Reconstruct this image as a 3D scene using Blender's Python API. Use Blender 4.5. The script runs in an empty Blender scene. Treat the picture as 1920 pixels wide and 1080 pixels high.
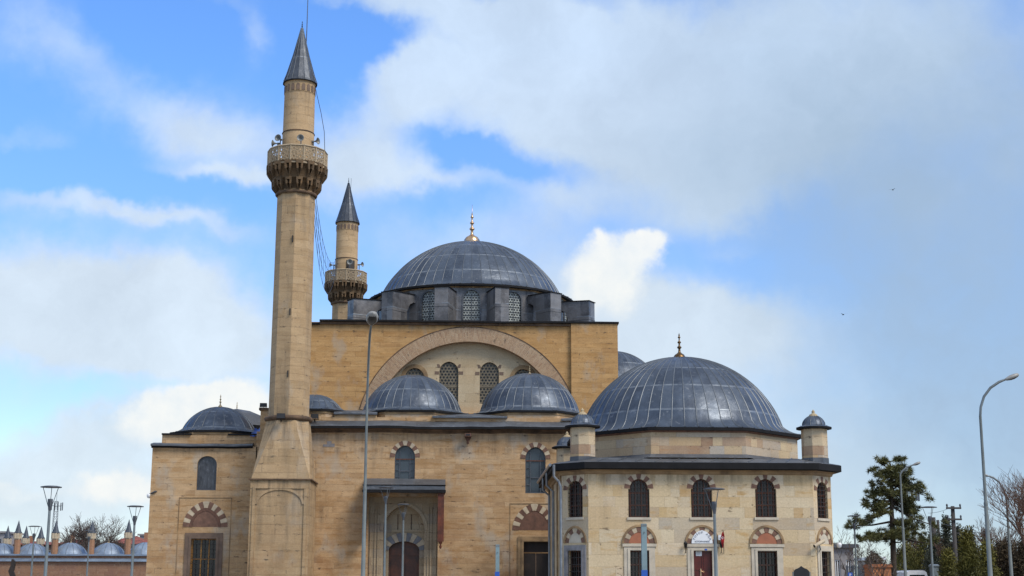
import bpy, math, random
from math import sin, cos, pi, sqrt, radians as RAD
from mathutils import Vector as V, Matrix, noise as mnoise
from mathutils.geometry import tessellate_polygon
random.seed(7)
S = bpy.context.scene
COL = S.collection

# ------------------------------------------------------------------ camera
FPX, PITCH, YAW, ROLL, EYE = 2700.0, math.atan(560 / 2700), RAD(1.8), 0.003, 1.65
Fw = V((sin(YAW) * cos(PITCH), cos(YAW) * cos(PITCH), sin(PITCH)))
R0 = V((cos(YAW), -sin(YAW), 0))
U0 = R0.cross(Fw)
Rt = R0 * cos(ROLL) + U0 * sin(ROLL)
Up = -R0 * sin(ROLL) + U0 * cos(ROLL)
cam = bpy.data.cameras.new('camera')
cam.sensor_width = 36
cam.lens = FPX / 1920 * 36
cam.clip_start, cam.clip_end = 0.5, 6000
camo = bpy.data.objects.new('camera', cam)
COL.objects.link(camo)
mw = Matrix((Rt, Up, -Fw)).transposed().to_4x4()
mw.translation = (0, 0, EYE)
camo.matrix_world = mw
S.camera = camo


def ray(px, py):
    return Fw * FPX + Rt * (px - 960) + Up * (540 - py)


def P(px, py, Y):
    """where a survey sight line meets the vertical plane y = Y -> (x, z)"""
    d = ray(px, py)
    t = Y / d.y
    return d.x * t, EYE + d.z * t


def PX(px, py, Y): return P(px, py, Y)[0]
def PZ(py, Y, px=960): return P(px, py, Y)[1]


# ------------------------------------------------------------------ light
SUN_AZ, SUN_EL = RAD(132), RAD(48)      # azimuth clockwise from +Y (view axis): behind the camera, to the right
S.view_settings.view_transform = 'Standard'
S.view_settings.look = 'None'
S.view_settings.gamma = 1
S.view_settings.exposure = 0.5
sun = bpy.data.lights.new('sun', 'SUN')
sun.energy, sun.angle, sun.color = 2.2, RAD(24), (1, .91, .77)
suno = bpy.data.objects.new('sun', sun)
COL.objects.link(suno)
sd = V((sin(SUN_AZ) * cos(SUN_EL), cos(SUN_AZ) * cos(SUN_EL), sin(SUN_EL)))
suno.rotation_euler = sd.to_track_quat('Z', 'Y').to_euler()


# ------------------------------------------------------------------ node helper
class G:
    def __init__(s, tree):
        s.t = tree
        s.n = tree.nodes
        s.l = tree.links

    def new(s, typ, **kw):
        n = s.n.new(typ)
        for k, v in kw.items():
            setattr(n, k, v)
        return n

    def put(s, sock, v):
        if v is None:
            return
        if hasattr(v, 'links'):
            s.l.new(v, sock)
        else:
            if sock.type == 'RGBA' and len(v) == 3:
                v = (*v, 1)
            sock.default_value = v

    def m(s, op, a, b=None, c=None, clamp=False):
        n = s.new('ShaderNodeMath', operation=op, use_clamp=clamp)
        s.put(n.inputs[0], a); s.put(n.inputs[1], b); s.put(n.inputs[2], c)
        return n.outputs[0]

    def vm(s, op, a, b=None, sc=None):
        n = s.new('ShaderNodeVectorMath', operation=op)
        s.put(n.inputs[0], a); s.put(n.inputs[1], b)
        if sc is not None:
            s.put(n.inputs['Scale'], sc)
        return n.outputs['Value'] if op in ('DOT_PRODUCT', 'LENGTH') else n.outputs[0]

    def vec(s, x, y, z=0.0):
        n = s.new('ShaderNodeCombineXYZ')
        s.put(n.inputs[0], x); s.put(n.inputs[1], y); s.put(n.inputs[2], z)
        return n.outputs[0]

    def sep(s, v):
        n = s.new('ShaderNodeSeparateXYZ')
        s.l.new(v, n.inputs[0])
        return n.outputs

    def noise(s, v, scale=1.0, detail=3.0, rough=.55, col=False, dist=0.0):
        n = s.new('ShaderNodeTexNoise')
        if v is not None:
            s.l.new(v, n.inputs['Vector'])
        n.inputs['Scale'].default_value = scale
        n.inputs['Detail'].default_value = detail
        n.inputs['Roughness'].default_value = rough
        n.inputs['Distortion'].default_value = dist
        return n.outputs['Color'] if col else n.outputs['Fac']

    def white(s, v, col=False):
        n = s.new('ShaderNodeTexWhiteNoise', noise_dimensions='3D')
        s.l.new(v, n.inputs['Vector'])
        return n.outputs['Color'] if col else n.outputs['Value']

    def ramp(s, f, stops, interp='LINEAR'):
        n = s.new('ShaderNodeValToRGB')
        e = n.color_ramp.elements
        n.color_ramp.interpolation = interp
        while len(e) < len(stops):
            e.new(.5)
        for el, (p, c) in zip(e, stops):
            el.position = p
            el.color = (*c, 1) if len(c) == 3 else c
        s.l.new(f, n.inputs[0])
        return n.outputs[0]

    def rng(s, f, a, b, c=0.0, d=1.0, smooth=False):
        n = s.new('ShaderNodeMapRange', interpolation_type='SMOOTHSTEP' if smooth else 'LINEAR')
        s.put(n.inputs[0], f)
        for i, x in enumerate((a, b, c, d)):
            s.put(n.inputs[i + 1], x)
        return n.outputs[0]

    def mix(s, f, a, b, mode='MIX'):
        n = s.new('ShaderNodeMix', data_type='RGBA', blend_type=mode)
        s.put(n.inputs[0], f); s.put(n.inputs[6], a); s.put(n.inputs[7], b)
        return n.outputs[2]


# ------------------------------------------------------------------ world: Nishita sky with clouds in sky directions
W = bpy.data.worlds.new('World')
S.world = W
W.use_nodes = True
g = G(W.node_tree)
g.n.clear()
out = g.new('ShaderNodeOutputWorld')
bg = g.new('ShaderNodeBackground')
bg.inputs[1].default_value = 0.1
g.l.new(bg.outputs[0], out.inputs[0])
sky = g.new('ShaderNodeTexSky', sky_type='NISHITA')
sky.sun_disc = False
sky.sun_elevation, sky.sun_rotation = SUN_EL, SUN_AZ
sky.altitude = 1000
tc = g.new('ShaderNodeTexCoord')
dirv = tc.outputs['Generated']
SKYK = 10.0       # cloud radiance in the same units as the sky texture
w1 = g.vm('SUBTRACT', g.noise(dirv, 9, 5, .6, col=True), (.5, .5, .5))
w2 = g.vm('SUBTRACT', g.noise(dirv, 38, 4, .6, col=True), (.5, .5, .5))
warp = g.vm('ADD', dirv, g.vm('SCALE', w1, sc=.07))
warp = g.vm('ADD', warp, g.vm('SCALE', w2, sc=.018))
sharp = g.vm('ADD', dirv, g.vm('SCALE', w1, sc=.022))
sharp = g.vm('ADD', sharp, g.vm('SCALE', w2, sc=.022))


def blob(px, py, rx, ry, ang, v):
    """gaussian patch of sky round one direction (radii in 1/2700 rad)"""
    c = ray(px, py).normalized()
    r = V((c.y, -c.x, 0)).normalized()
    u = r.cross(c)
    a = RAD(ang)
    e1 = (r * cos(a) + u * sin(a)) * (FPX / rx)
    e2 = (-r * sin(a) + u * cos(a)) * (FPX / ry)
    x = g.m('SUBTRACT', g.vm('DOT_PRODUCT', v, tuple(e1)), e1.dot(c))
    y = g.m('SUBTRACT', g.vm('DOT_PRODUCT', v, tuple(e2)), e2.dot(c))
    q = g.m('MULTIPLY_ADD', x, x, g.m('MULTIPLY', y, y))
    return g.m('EXPONENT', g.m('MULTIPLY', q, -1.0))


def total(lst, v, start=0.0):
    acc = None
    for px, py, rx, ry, ang, wt in lst:
        b = g.m('MULTIPLY', blob(px, py, rx, ry, ang, v), wt)
        acc = b if acc is None else g.m('ADD', acc, b)
    return g.m('ADD', acc, start)


soft = [  # thin white and grey-white sheets
    (90, 60, 130, 70, -30, .38), (200, 160, 220, 60, -28, .32), (330, 210, 150, 60, -25, .40), (450, 260, 160, 60, -12, .50),
    (400, 320, 120, 18, 0, .55), (470, 330, 90, 22, 0, .35), (10, 255, 40, 25, 0, .45), (95, 270, 40, 22, 0, .25),
    (120, 392, 190, 22, 0, .62), (330, 412, 150, 16, -4, .48), (440, 20, 90, 30, -30, .42), (480, 75, 35, 25, -30, .42),
    (60, 560, 330, 100, 0, 1.2), (330, 590, 260, 90, 0, 1.05), (150, 660, 260, 60, 0, .8), (430, 650, 120, 60, 0, .6),
    (300, 850, 420, 130, 12, .8), (60, 940, 300, 110, 0, .8), (230, 800, 250, 70, 15, .5),
    (780, 10, 220, 40, -4, .95), (1000, 55, 200, 70, -15, .95), (800, 120, 110, 45, 10, .75), (720, 190, 120, 70, 20, .7),
    (950, 200, 300, 90, -12, .95), (680, 290, 110, 60, -10, .7), (830, 320, 140, 30, -8, .6), (1200, 120, 260, 120, -10, .85),
    (1250, 280, 260, 120, -14, .95), (1350, 390, 120, 40, 0, .3), (1500, 120, 260, 160, 0, .85), (1520, 300, 150, 50, 20, .55),
    (1080, 380, 90, 40, 0, .35), (760, 440, 190, 60, 0, .5), (1010, 440, 130, 70, 0, .4), (840, 340, 150, 26, -8, .45), (620, 330, 110, 80, 0, .35), (1700, 60, 260, 170, 0, .6), (1850, 300, 180, 240, 0, .5),
    (870, 520, 160, 60, 0, .25), (1370, 470, 60, 20, 0, .35), (1450, 720, 260, 180, 0, .55), (1350, 620, 200, 80, 0, .5),
    (1600, 900, 300, 150, 0, .6), (1300, 560, 110, 60, 0, .4), (1130, 600, 170, 130, 0, .95), (1300, 640, 200, 110, 0, .4),
    # clear gaps
    (700, 90, 100, 45, 0, -.8), (640, 130, 80, 60, 20, -.6), (640, 420, 160, 60, 0, -.12), (880, 270, 100, 24, -12, -.75), (970, 325, 120, 26, -5, -.65), (1300, 520, 120, 60, 0, -.35), (1480, 480, 150, 60, 0, -.4),
    (1140, 40, 40, 20, -20, -.35), (1000, 100, 50, 12, -15, -.25), (1250, 118, 90, 8, 0, -.3),
    (300, 40, 160, 50, 0, -.4), (60, 330, 300, 30, 0, -.5), (200, 745, 180, 25, 12, -.55), (620, 60, 60, 30, 0, -.3)]
lump = [  # bright cumulus heads
    (1150, 500, 75, 45, 10, .95), (1215, 450, 46, 30, 10, 1.0), (1125, 445, 22, 26, 0, .75), (1165, 560, 62, 60, 0, .75), (1100, 540, 60, 50, 0, .45), (1230, 480, 30, 24, 0, .5),
    (375, 745, 85, 32, 10, .95), (300, 790, 130, 45, 14, .75), (470, 770, 60, 50, 0, .7), (420, 800, 120, 60, 0, .6),
    (210, 905, 62, 28, -6, .95), (250, 935, 90, 40, 0, .7), (90, 925, 60, 22, 0, .55), (0, 915, 40, 28, 0, .5)]
fb = g.noise(dirv, 14, 7, .58)
fb2 = g.noise(dirv, 5, 4, .55)
sden = total(soft, warp, 0.0)
sden = g.m('ADD', sden, g.m('MULTIPLY_ADD', fb, 1.0, -.49))
sden = g.m('ADD', sden, g.m('MULTIPLY_ADD', fb2, .6, -.30))
dsep = g.sep(dirv)
rest = g.m('ADD', g.rng(dsep[2], .45, .7, 0, .75, True), g.rng(dsep[1], .55, .0, 0, .75, True))
sden = g.m('ADD', sden, g.m('MINIMUM', rest, .9))
smask = g.rng(sden, .0, 1.25, 0, .9, True)
lden = g.m('ADD', total(lump, sharp, 0.0), g.m('MULTIPLY_ADD', g.noise(dirv, 45, 6, .62), .75, -.38))
lmask = g.rng(lden, .30, 1.0, 0, .92, True)
veil = total([(1760, 480, 330, 420, 0, .85), (1930, 700, 300, 500, 0, .75), (1300, 330, 300, 90, -10, .35), (1650, 150, 380, 220, 0, .5)], warp)
veil = g.m('MULTIPLY', g.m('MINIMUM', veil, 1.0), g.rng(g.noise(warp, 7, 6, .6), .3, .7, .5, .95))
hs = g.new('ShaderNodeHueSaturation')
hs.inputs['Hue'].default_value = .503
hs.inputs['Saturation'].default_value = 1.12
hs.inputs['Value'].default_value = 1.0
g.l.new(sky.outputs[0], hs.inputs['Color'])
zc = g.sep(dirv)[2]
blue = g.mix(1.0, hs.outputs[0], g.mix(g.rng(zc, .12, .33), (1.12, 1.20, 1.32), (1.12, 1.50, 1.92)), 'MULTIPLY')
SKY_BLUE = blue
ctex = g.rng(g.noise(warp, 11, 7, .62), .3, .75, .86, 1.10)
white_c = g.mix(1.0, g.mix(g.rng(zc, .22, .36), (5.2, 5.9, 6.5), g.mix(g.rng(zc, .45, .7), (4.75, 5.75, 6.95), (5.2, 5.6, 6.0))), g.vec(ctex, ctex, ctex), 'MULTIPLY')
veil_c = (2.55, 3.5, 4.7)
c = g.mix(smask, blue, white_c)
c = g.mix(veil, c, veil_c)
c = g.mix(lmask, c, g.mix(g.rng(g.noise(dirv, 30, 5, .6), .35, .65), (5.9, 6.3, 6.5), (7.0, 7.0, 6.7)))
g.l.new(c, bg.inputs[0])

# ------------------------------------------------------------------ materials
M = {}


def mat(name):
    m = bpy.data.materials.new(name)
    m.use_nodes = True
    gg = G(m.node_tree)
    b = m.node_tree.nodes['Principled BSDF']
    M[name] = m
    return gg, b


def plain(name, col, rough=.6, metal=0.0, var=.15, scale=3.0, bump=0.0, col2=None):
    gg, b = mat(name)
    tcn = gg.new('ShaderNodeTexCoord')
    n = gg.noise(tcn.outputs['Object'], scale, 5, .6)
    c2 = col2 or tuple(x * (1 - var * 1.6) for x in col)
    cc = gg.mix(gg.rng(n, .3, .7), c2, tuple(min(1, x * (1 + var * .5)) for x in col))
    gg.put(b.inputs['Base Color'], cc)
    gg.put(b.inputs['Roughness'], gg.rng(n, .2, .8, rough * .8, min(1, rough * 1.15)))
    b.inputs['Metallic'].default_value = metal
    if bump:
        bn = gg.new('ShaderNodeBump')
        bn.inputs['Strength'].default_value = bump
        bn.inputs['Distance'].default_value = .03
        gg.l.new(gg.noise(tcn.outputs['Object'], scale * 4, 4, .6), bn.inputs['Height'])
        gg.l.new(bn.outputs[0], b.inputs['Normal'])
    return m_last(name)


def m_last(n): return M[n]


def ashlar(name, h, w, tones, mort=.012, mcol=(.16, .11, .07), vein=(.42, .22, .08), veinamt=.5, stain=.5, seed=0.0, jit=.35, staincol=(.07, .05, .035), pits=.4, drift=.45, bands=(), low=None, flat=.55, joint=.75, smear=.0):
    gg, b = mat(name)
    uv = gg.new('ShaderNodeTexCoord').outputs['UV']
    u, v, _ = gg.sep(uv)
    v1 = gg.m('MULTIPLY_ADD', v, 1 / h, gg.m('MULTIPLY', gg.noise(gg.vec(seed, gg.m('MULTIPLY', v, .55 / h * .3)), 1, 1), 1.4))
    row, fv = gg.m('FLOOR', v1), gg.m('FRACT', v1)
    r1 = gg.white(gg.vec(row, seed + 1.3))
    u1 = gg.m('MULTIPLY_ADD', gg.m('MULTIPLY', u, 1 / w), gg.m('MULTIPLY_ADD', r1, .6, .7), gg.m('MULTIPLY', r1, 37.0))
    u2 = gg.m('MULTIPLY_ADD', gg.m('SINE', gg.m('MULTIPLY_ADD', u1, 2.2, gg.m('MULTIPLY', r1, 20))), jit * .75, u1)
    cl, fu = gg.m('FLOOR', u2), gg.m('FRACT', u2)
    rc = gg.white(gg.vec(cl, row, seed + .7), col=True)
    rr = gg.sep(rc)
    eu = gg.m('MULTIPLY', gg.m('MINIMUM', fu, gg.m('SUBTRACT', 1.0, fu)), w)
    ev = gg.m('MULTIPLY', gg.m('MINIMUM', fv, gg.m('SUBTRACT', 1.0, fv)), h)
    edge = gg.m('ADD', gg.m('MINIMUM', eu, ev), gg.m('MULTIPLY_ADD', gg.noise(uv, 9, 3), .02, -.01))
    mo = gg.rng(edge, mort * .3, mort, 1, 0, True)
    mo = gg.m('MULTIPLY', mo, gg.rng(gg.noise(uv, .9, 3), .35, .62, .25, 1))
    k = len(tones)
    base = gg.ramp(rr[0], [(i / (k - 1), t) for i, t in enumerate(tones)])
    mean = tuple(sum(t[i] for t in tones) / k for i in range(3))
    base = gg.mix(gg.rng(gg.noise(uv, 1.1, 5, .7), .3, .7, 0, flat), base, mean)
    # broad drift of tone over the wall, then veins within single blocks
    big = gg.noise(uv, .35, 5, .65)
    base = gg.mix(gg.rng(big, .35, .68, 0, drift), base, gg.mix(.5, tones[-1], vein))
    vn = gg.noise(gg.vec(gg.m('MULTIPLY_ADD', u, 1.1, gg.m('MULTIPLY', rr[1], 60)), gg.m('MULTIPLY', v, 7 * .27 / h)), 1.2, 5, .62)
    base = gg.mix(gg.m('MULTIPLY', gg.rng(vn, .5, .72), gg.m('MULTIPLY', gg.rng(rr[2], .35, 1.0), veinamt)), base, vein)
    fine = gg.rng(gg.noise(uv, 14, 5, .65), .3, .72, .84, 1.12)
    base = gg.mix(1.0, base, gg.vec(fine, fine, fine), 'MULTIPLY')
    pit = gg.m('MULTIPLY', gg.rng(gg.noise(uv, 5.5, 4, .7), .66, .72), pits)
    base = gg.mix(pit, base, staincol)
    if smear:   # bedding streaks that run through several blocks, pale repairs
        sm = gg.noise(gg.vec(gg.m('MULTIPLY', u, .75), gg.m('MULTIPLY', v, 3.6), seed + 20), 1.0, 6, .66)
        base = gg.mix(gg.rng(sm, .50, .68, 0, smear), base, vein)
        sm2 = gg.noise(gg.vec(gg.m('MULTIPLY', u, .9), gg.m('MULTIPLY', v, 2.4), seed + 33), 1.0, 6, .66)
        base = gg.mix(gg.rng(sm2, .50, .66, 0, smear * .9), base, tuple(x * 1.28 for x in mean))
        sm3 = gg.noise(gg.vec(gg.m('MULTIPLY', u, 1.0), gg.m('MULTIPLY', v, .6), seed + 44), .7, 5, .6)
        g_ = sum(mean) / 3
        base = gg.mix(gg.rng(sm3, .56, .66, 0, smear * .75), base, (g_ * 1.28, g_ * 1.16, g_ * .98))
    chip = gg.m('MULTIPLY', gg.rng(gg.noise(gg.vec(gg.m('MULTIPLY', u, 2.2), gg.m('MULTIPLY', v, 5.0), seed + 5), 1.0, 5, .7), .585, .65), gg.rng(edge, .025, .08, 1, 0))
    base = gg.mix(gg.m('MULTIPLY', chip, .85), base, staincol)
    st = gg.m('MULTIPLY', gg.rng(gg.noise(gg.vec(gg.m('MULTIPLY', u, 1.5), gg.m('MULTIPLY', v, .16), seed), 1, 5, .62), .52, .78),
              gg.rng(gg.noise(uv, .35, 3), .38, .65))
    base = gg.mix(gg.m('MULTIPLY', st, stain), base, staincol)
    # rain soot hanging below ledges (vtop, depth, amount) and blotches of old damp near the ground
    rn = gg.rng(gg.noise(gg.vec(gg.m('MULTIPLY', u, 2.6), gg.m('MULTIPLY', v, .22), seed + 3), 1, 6, .68), .44, .70)
    for vt, dp, am in bands:
        bm = gg.m('MULTIPLY', gg.rng(v, vt - dp, vt, 0, 1, True), gg.m('LESS_THAN', v, vt + .02))
        base = gg.mix(gg.m('MULTIPLY', gg.m('MULTIPLY', bm, rn), am), base, staincol)
    if low:
        lo = gg.m('MULTIPLY', gg.rng(v, low[0], low[0] * .25, 0, 1), gg.rng(gg.noise(gg.vec(gg.m('MULTIPLY', u, .8), v, seed + 8), .8, 6, .7), .48, .66))
        base = gg.mix(gg.m('MULTIPLY', lo, low[1]), base, (.26, .125, .05))
        lk = gg.m('MULTIPLY', gg.rng(v, low[0], low[0] * .3, 0, 1), gg.rng(gg.noise(gg.vec(gg.m('MULTIPLY', u, .9), gg.m('MULTIPLY', v, 3.0), seed + 12), 1.3, 6, .72), .60, .70))
        base = gg.mix(gg.m('MULTIPLY', lk, low[1]), base, (.06, .05, .035))
    base = gg.mix(gg.m('MULTIPLY', mo, joint), base, mcol)
    gg.put(b.inputs['Base Color'], base)
    b.inputs['Roughness'].default_value = .88
    bn = gg.new('ShaderNodeBump')
    bn.inputs['Strength'].default_value = .55
    bn.inputs['Distance'].default_value = .02
    hh = gg.m('ADD', gg.m('MULTIPLY', mo, -1.0), gg.m('MULTIPLY_ADD', gg.noise(uv, 22, 4), .5, gg.m('MULTIPLY', rr[2], .4)))
    gg.l.new(hh, bn.inputs['Height'])
    gg.l.new(bn.outputs[0], b.inputs['Normal'])
    return M[name]


def lead(name, c1, c2, metal=.55, rough=.36, pu=1.0, pv=1.0, line=.035, lightline=(.20, .23, .27)):
    """sheet lead laid in panels; UV counts panels"""
    gg, b = mat(name)
    uv = gg.new('ShaderNodeTexCoord')
    u, v, _ = gg.sep(uv.outputs['UV'])
    ob = uv.outputs['Object']
    u1 = gg.m('MULTIPLY', u, pu)
    v1 = gg.m('MULTIPLY', v, pv)
    rc = gg.sep(gg.white(gg.vec(gg.m('FLOOR', u1), gg.m('FLOOR', v1), .4), col=True))
    col = gg.mix(rc[0], c1, c2)
    n1 = gg.noise(ob, 1.3, 5, .62)
    col = gg.mix(gg.rng(n1, .45, .75, 0, .7), col, tuple(x * 1.5 for x in c2))
    pat = gg.rng(gg.noise(ob, 4.5, 6, .68), .58, .7, 0, .35)
    col = gg.mix(pat, col, (.34, .36, .39))
    fv = gg.m('FRACT', v1)
    ln = gg.m('MULTIPLY', gg.rng(gg.m('MINIMUM', fv, gg.m('SUBTRACT', 1.0, fv)), line * .5, line, 1, 0), gg.rng(gg.noise(ob, 2.0, 3), .4, .6, .15, .8))
    col = gg.mix(ln, col, lightline)
    gg.put(b.inputs['Base Color'], col)
    b.inputs['Metallic'].default_value = metal
    rg = gg.m('MULTIPLY_ADD', rc[1], .16, gg.rng(gg.noise(ob, 3, 4, .6), .3, .7, rough - .1, rough + .1))
    gg.put(b.inputs['Roughness'], rg)
    bn = gg.new('ShaderNodeBump')
    bn.inputs['Strength'].default_value = .5
    bn.inputs['Distance'].default_value = .05
    hh = gg.m('ADD', gg.m('MULTIPLY', gg.noise(ob, 2.6, 4, .55), .8), gg.m('ADD', gg.m('MULTIPLY', ln, .3), gg.m('MULTIPLY', rc[2], .3)))
    gg.l.new(hh, bn.inputs['Height'])
    gg.l.new(bn.outputs[0], b.inputs['Normal'])


def tint(lst, k): return [tuple(min(.9, a * b_) for a, b_ in zip(t, k)) for t in lst]


TAN = tint([(.27, .18, .10), (.40, .28, .155), (.44, .325, .195), (.35, .23, .12), (.42, .30, .175), (.47, .365, .24), (.41, .30, .18)], (1.14, 1.06, 1.0))
ZCOR = PZ(813, 72)
ashlar('tan_ashlar', .27, 1.05, TAN, mort=.010, vein=(.33, .175, .06), veinamt=.8, stain=.6, seed=0, bands=((ZCOR, 1.1, .6), (PZ(838, 72, 380), .7, .6)), low=(6.5, .75), drift=.4, jit=.6, joint=.32, smear=.75)
ashlar('hall_ashlar', .28, 1.1, tint([(.31, .19, .085), (.43, .285, .13), (.37, .235, .10), (.46, .32, .16), (.40, .26, .12), (.44, .31, .16)], (1.13, 1.0, .87)), mort=.009, vein=(.32, .16, .045), veinamt=.8, stain=.4, seed=5, bands=((PZ(606, 79, 880), .9, .5),), drift=.4, jit=.6, joint=.30, smear=.6)
ashlar('minaret_ashlar', .40, .9, tint([(.27, .205, .125), (.36, .275, .18), (.31, .23, .14), (.40, .315, .21)], (1.20, 1.10, .98)), mort=.010, vein=(.27, .165, .075), veinamt=.5, stain=.9, seed=9, staincol=(.085, .07, .05), bands=((PZ(366, 70.45, 545), 2.5, .6), (PZ(792, 70.45, 545), 3.2, .8), (PZ(904, 70.45, 545), 3.0, .85)), low=(5.0, .6), drift=.4, joint=.45, smear=.5)
ashlar('balcony_stone', .4, .6, [(.31, .25, .17), (.38, .32, .23), (.34, .28, .195)], mort=.006, stain=.7, seed=3)
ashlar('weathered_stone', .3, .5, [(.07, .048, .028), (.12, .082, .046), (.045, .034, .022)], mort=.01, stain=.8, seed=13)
ashlar('library_ashlar', .46, .80, tint([(.50, .37, .20), (.64, .57, .44), (.60, .48, .30), (.62, .54, .40), (.50, .36, .18), (.66, .60, .50), (.56, .43, .25), (.60, .53, .40), (.40, .37, .33), (.46, .31, .15), (.63, .58, .49)], (.98, .94, .87)), mort=.007, mcol=(.36, .27, .17), vein=(.44, .26, .085), veinamt=1.0, stain=.3, seed=21, jit=.75, pits=.6, staincol=(.14, .10, .06), drift=.75, bands=((PZ(889, 58, 1300), .9, .75),), low=(3.0, .35), flat=.2)
ashlar('drum_ashlar', .42, .95, [(.50, .39, .24), (.48, .42, .33), (.25, .13, .075), (.55, .44, .28), (.38, .36, .33), (.46, .31, .16), (.54, .45, .31)], mort=.008, vein=(.40, .21, .09), veinamt=.6, stain=.3, seed=31, jit=.6)
ashlar('pale_plaster', .5, 1.2, [(.47, .385, .255), (.52, .43, .295), (.43, .34, .215)], mort=.006, mcol=(.35, .27, .18), veinamt=.5, stain=.5, seed=2)
ashlar('thin_brick', .085, .30, [(.30, .19, .12), (.38, .27, .175), (.26, .16, .105), (.42, .315, .215), (.34, .225, .14)], mort=.016, mcol=(.44, .35, .25), veinamt=.2, stain=.25, seed=7, jit=.1)
ashlar('rubble_stone', .22, .4, [(.17, .085, .055), (.24, .13, .09), (.20, .105, .075), (.27, .165, .115)], mort=.02, mcol=(.28, .2, .14), veinamt=.4, stain=.5, seed=8, jit=.8)
ashlar('chimney_brick', .09, .25, [(.29, .15, .09), (.34, .185, .115), (.26, .13, .075)], mort=.008, mcol=(.3, .2, .13), veinamt=.2, stain=.25, seed=4, jit=.1)
ashlar('portal_stone', .42, .8, [(.36, .285, .185), (.42, .345, .235), (.31, .24, .15), (.29, .26, .22)], mort=.007, veinamt=.3, stain=.35, seed=11)
plain('red_stone', (.20, .108, .075), .85, var=.3, scale=4, bump=.3)
plain('dark_red_stone', (.15, .075, .052), .85, var=.3, scale=4, bump=.3)
plain('pale_voussoir', (.52, .43, .31), .85, var=.2, scale=4, bump=.2)
plain('grey_voussoir', (.19, .195, .21), .8, var=.2, scale=4)
plain('terracotta', (.36, .135, .075), .85, var=.18, scale=3)
plain('brown_frame_stone', (.175, .118, .085), .8, var=.25, scale=3, bump=.2)
plain('grey_frame_stone', (.26, .25, .26), .8, var=.25, scale=3)
plain('pale_frame_stone', (.52, .46, .37), .8, var=.15, scale=3, bump=.2)
plain('tan_moulding', (.33, .22, .115), .85, var=.4, scale=1.5, bump=.4, col2=(.12, .075, .04))
plain('dark_moulding', (.14, .085, .05), .85, var=.5, scale=2, bump=.4)
lead('dome_lead', (.033, .047, .074), (.076, .098, .134), metal=.4, rough=.34, line=.045)
lead('drum_lead', (.055, .056, .064), (.17, .167, .173), metal=.35, rough=.42, pu=1.3, pv=.75)
lead('flat_lead', (.050, .056, .068), (.095, .103, .118), metal=.3, rough=.5, pu=.8, pv=.7)
lead('cone_lead', (.038, .045, .060), (.072, .082, .100), metal=.5, rough=.42)
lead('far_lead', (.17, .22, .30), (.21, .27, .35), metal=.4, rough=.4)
plain('seam_lead', (.125, .145, .172), .42, .5, var=.25, scale=1.0)
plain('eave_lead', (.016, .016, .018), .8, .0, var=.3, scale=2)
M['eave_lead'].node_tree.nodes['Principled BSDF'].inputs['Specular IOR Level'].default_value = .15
plain('gilt', (.62, .42, .26), .28, .9, var=.25, scale=6)
plain('bronze', (.16, .095, .04), .38, .8, var=.35, scale=6)
plain('finial_stone', (.42, .33, .2), .7, var=.25, scale=6)
plain('black_metal', (.018, .018, .02), .5, .2)
plain('iron_grille', (.055, .045, .042), .6, .3, var=.3)
plain('wood_frame', (.13, .045, .022), .6, var=.35, scale=4)
plain('ochre_wood', (.40, .20, .05), .5, var=.25)
plain('red_wood', (.15, .036, .014), .6, var=.4, scale=2.5)
plain('brown_door', (.105, .036, .017), .5, var=.5, scale=2)
plain('red_door', (.13, .016, .009), .4, var=.35, scale=2)
plain('dark_wood', (.03, .02, .016), .6, var=.4)
plain('lattice_plaster', (.17, .145, .105), .8, var=.3, scale=6)
plain('drum_lattice', (.36, .39, .385), .7, var=.25, scale=6)
plain('grey_steel', (.17, .20, .215), .5, .15, var=.2, scale=2)
plain('post_paint', (.20, .29, .32), .6)
plain('galvanised_steel', (.15, .175, .18), .75, .0, var=.3, scale=1.2)
plain('dark_steel', (.09, .10, .12), .5, .3, var=.2)
plain('lamp_housing', (.30, .30, .29), .5, .1, var=.15)
plain('horn_grey', (.18, .19, .19), .45, .1, var=.2)
plain('downpipe_zinc', (.24, .26, .29), .4, .4, var=.2)
plain('white_paint', (.75, .77, .80), .4, var=.08)
plain('sign_blue', (.02, .09, .42), .4, var=.1)
plain('letter_ink', (.06, .08, .13), .5)
plain('flag_red', (.52, .02, .025), .7, var=.25)
plain('bulb_glass', (.75, .74, .68), .2)
plain('tarpaulin', (.03, .10, .40), .4, var=.35, scale=5, bump=.5)
plain('red_tile', (.27, .075, .05), .85, var=.4, scale=1.5, bump=.4)
plain('house_plaster', (.40, .36, .32), .85, var=.2)
plain('brown_plaster', (.16, .10, .07), .85, var=.3)
plain('grey_plaster', (.28, .27, .28), .85, var=.2)
plain('orange_plaster', (.46, .18, .075), .85, var=.15)
plain('orange_trim', (.36, .14, .06), .85, var=.15)
plain('tyre_rubber', (.02, .02, .02), .8)
plain('bark', (.055, .04, .028), .9, var=.4, scale=5, bump=.5)
plain('grey_bark', (.085, .065, .055), .9, var=.4, scale=5, bump=.4)
plain('twig', (.11, .085, .075), .9, var=.3)
plain('red_twig', (.13, .075, .055), .9, var=.3)
plain('utility_wood', (.055, .05, .05), .85, var=.3)
plain('needle_green', (.135, .13, .035), .7, var=.5, scale=1.2, col2=(.018, .028, .012))
plain('thuja_green', (.145, .13, .02), .75, var=.4, scale=.6, col2=(.07, .068, .012))
plain('dark_conifer', (.030, .036, .018), .8, var=.5, scale=1.0, col2=(.014, .018, .010))
plain('brown_foliage', (.075, .052, .026), .85, var=.5, scale=1.0, col2=(.035, .027, .014))
plain('tile_base', (.2, .2, .2), .8)


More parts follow.
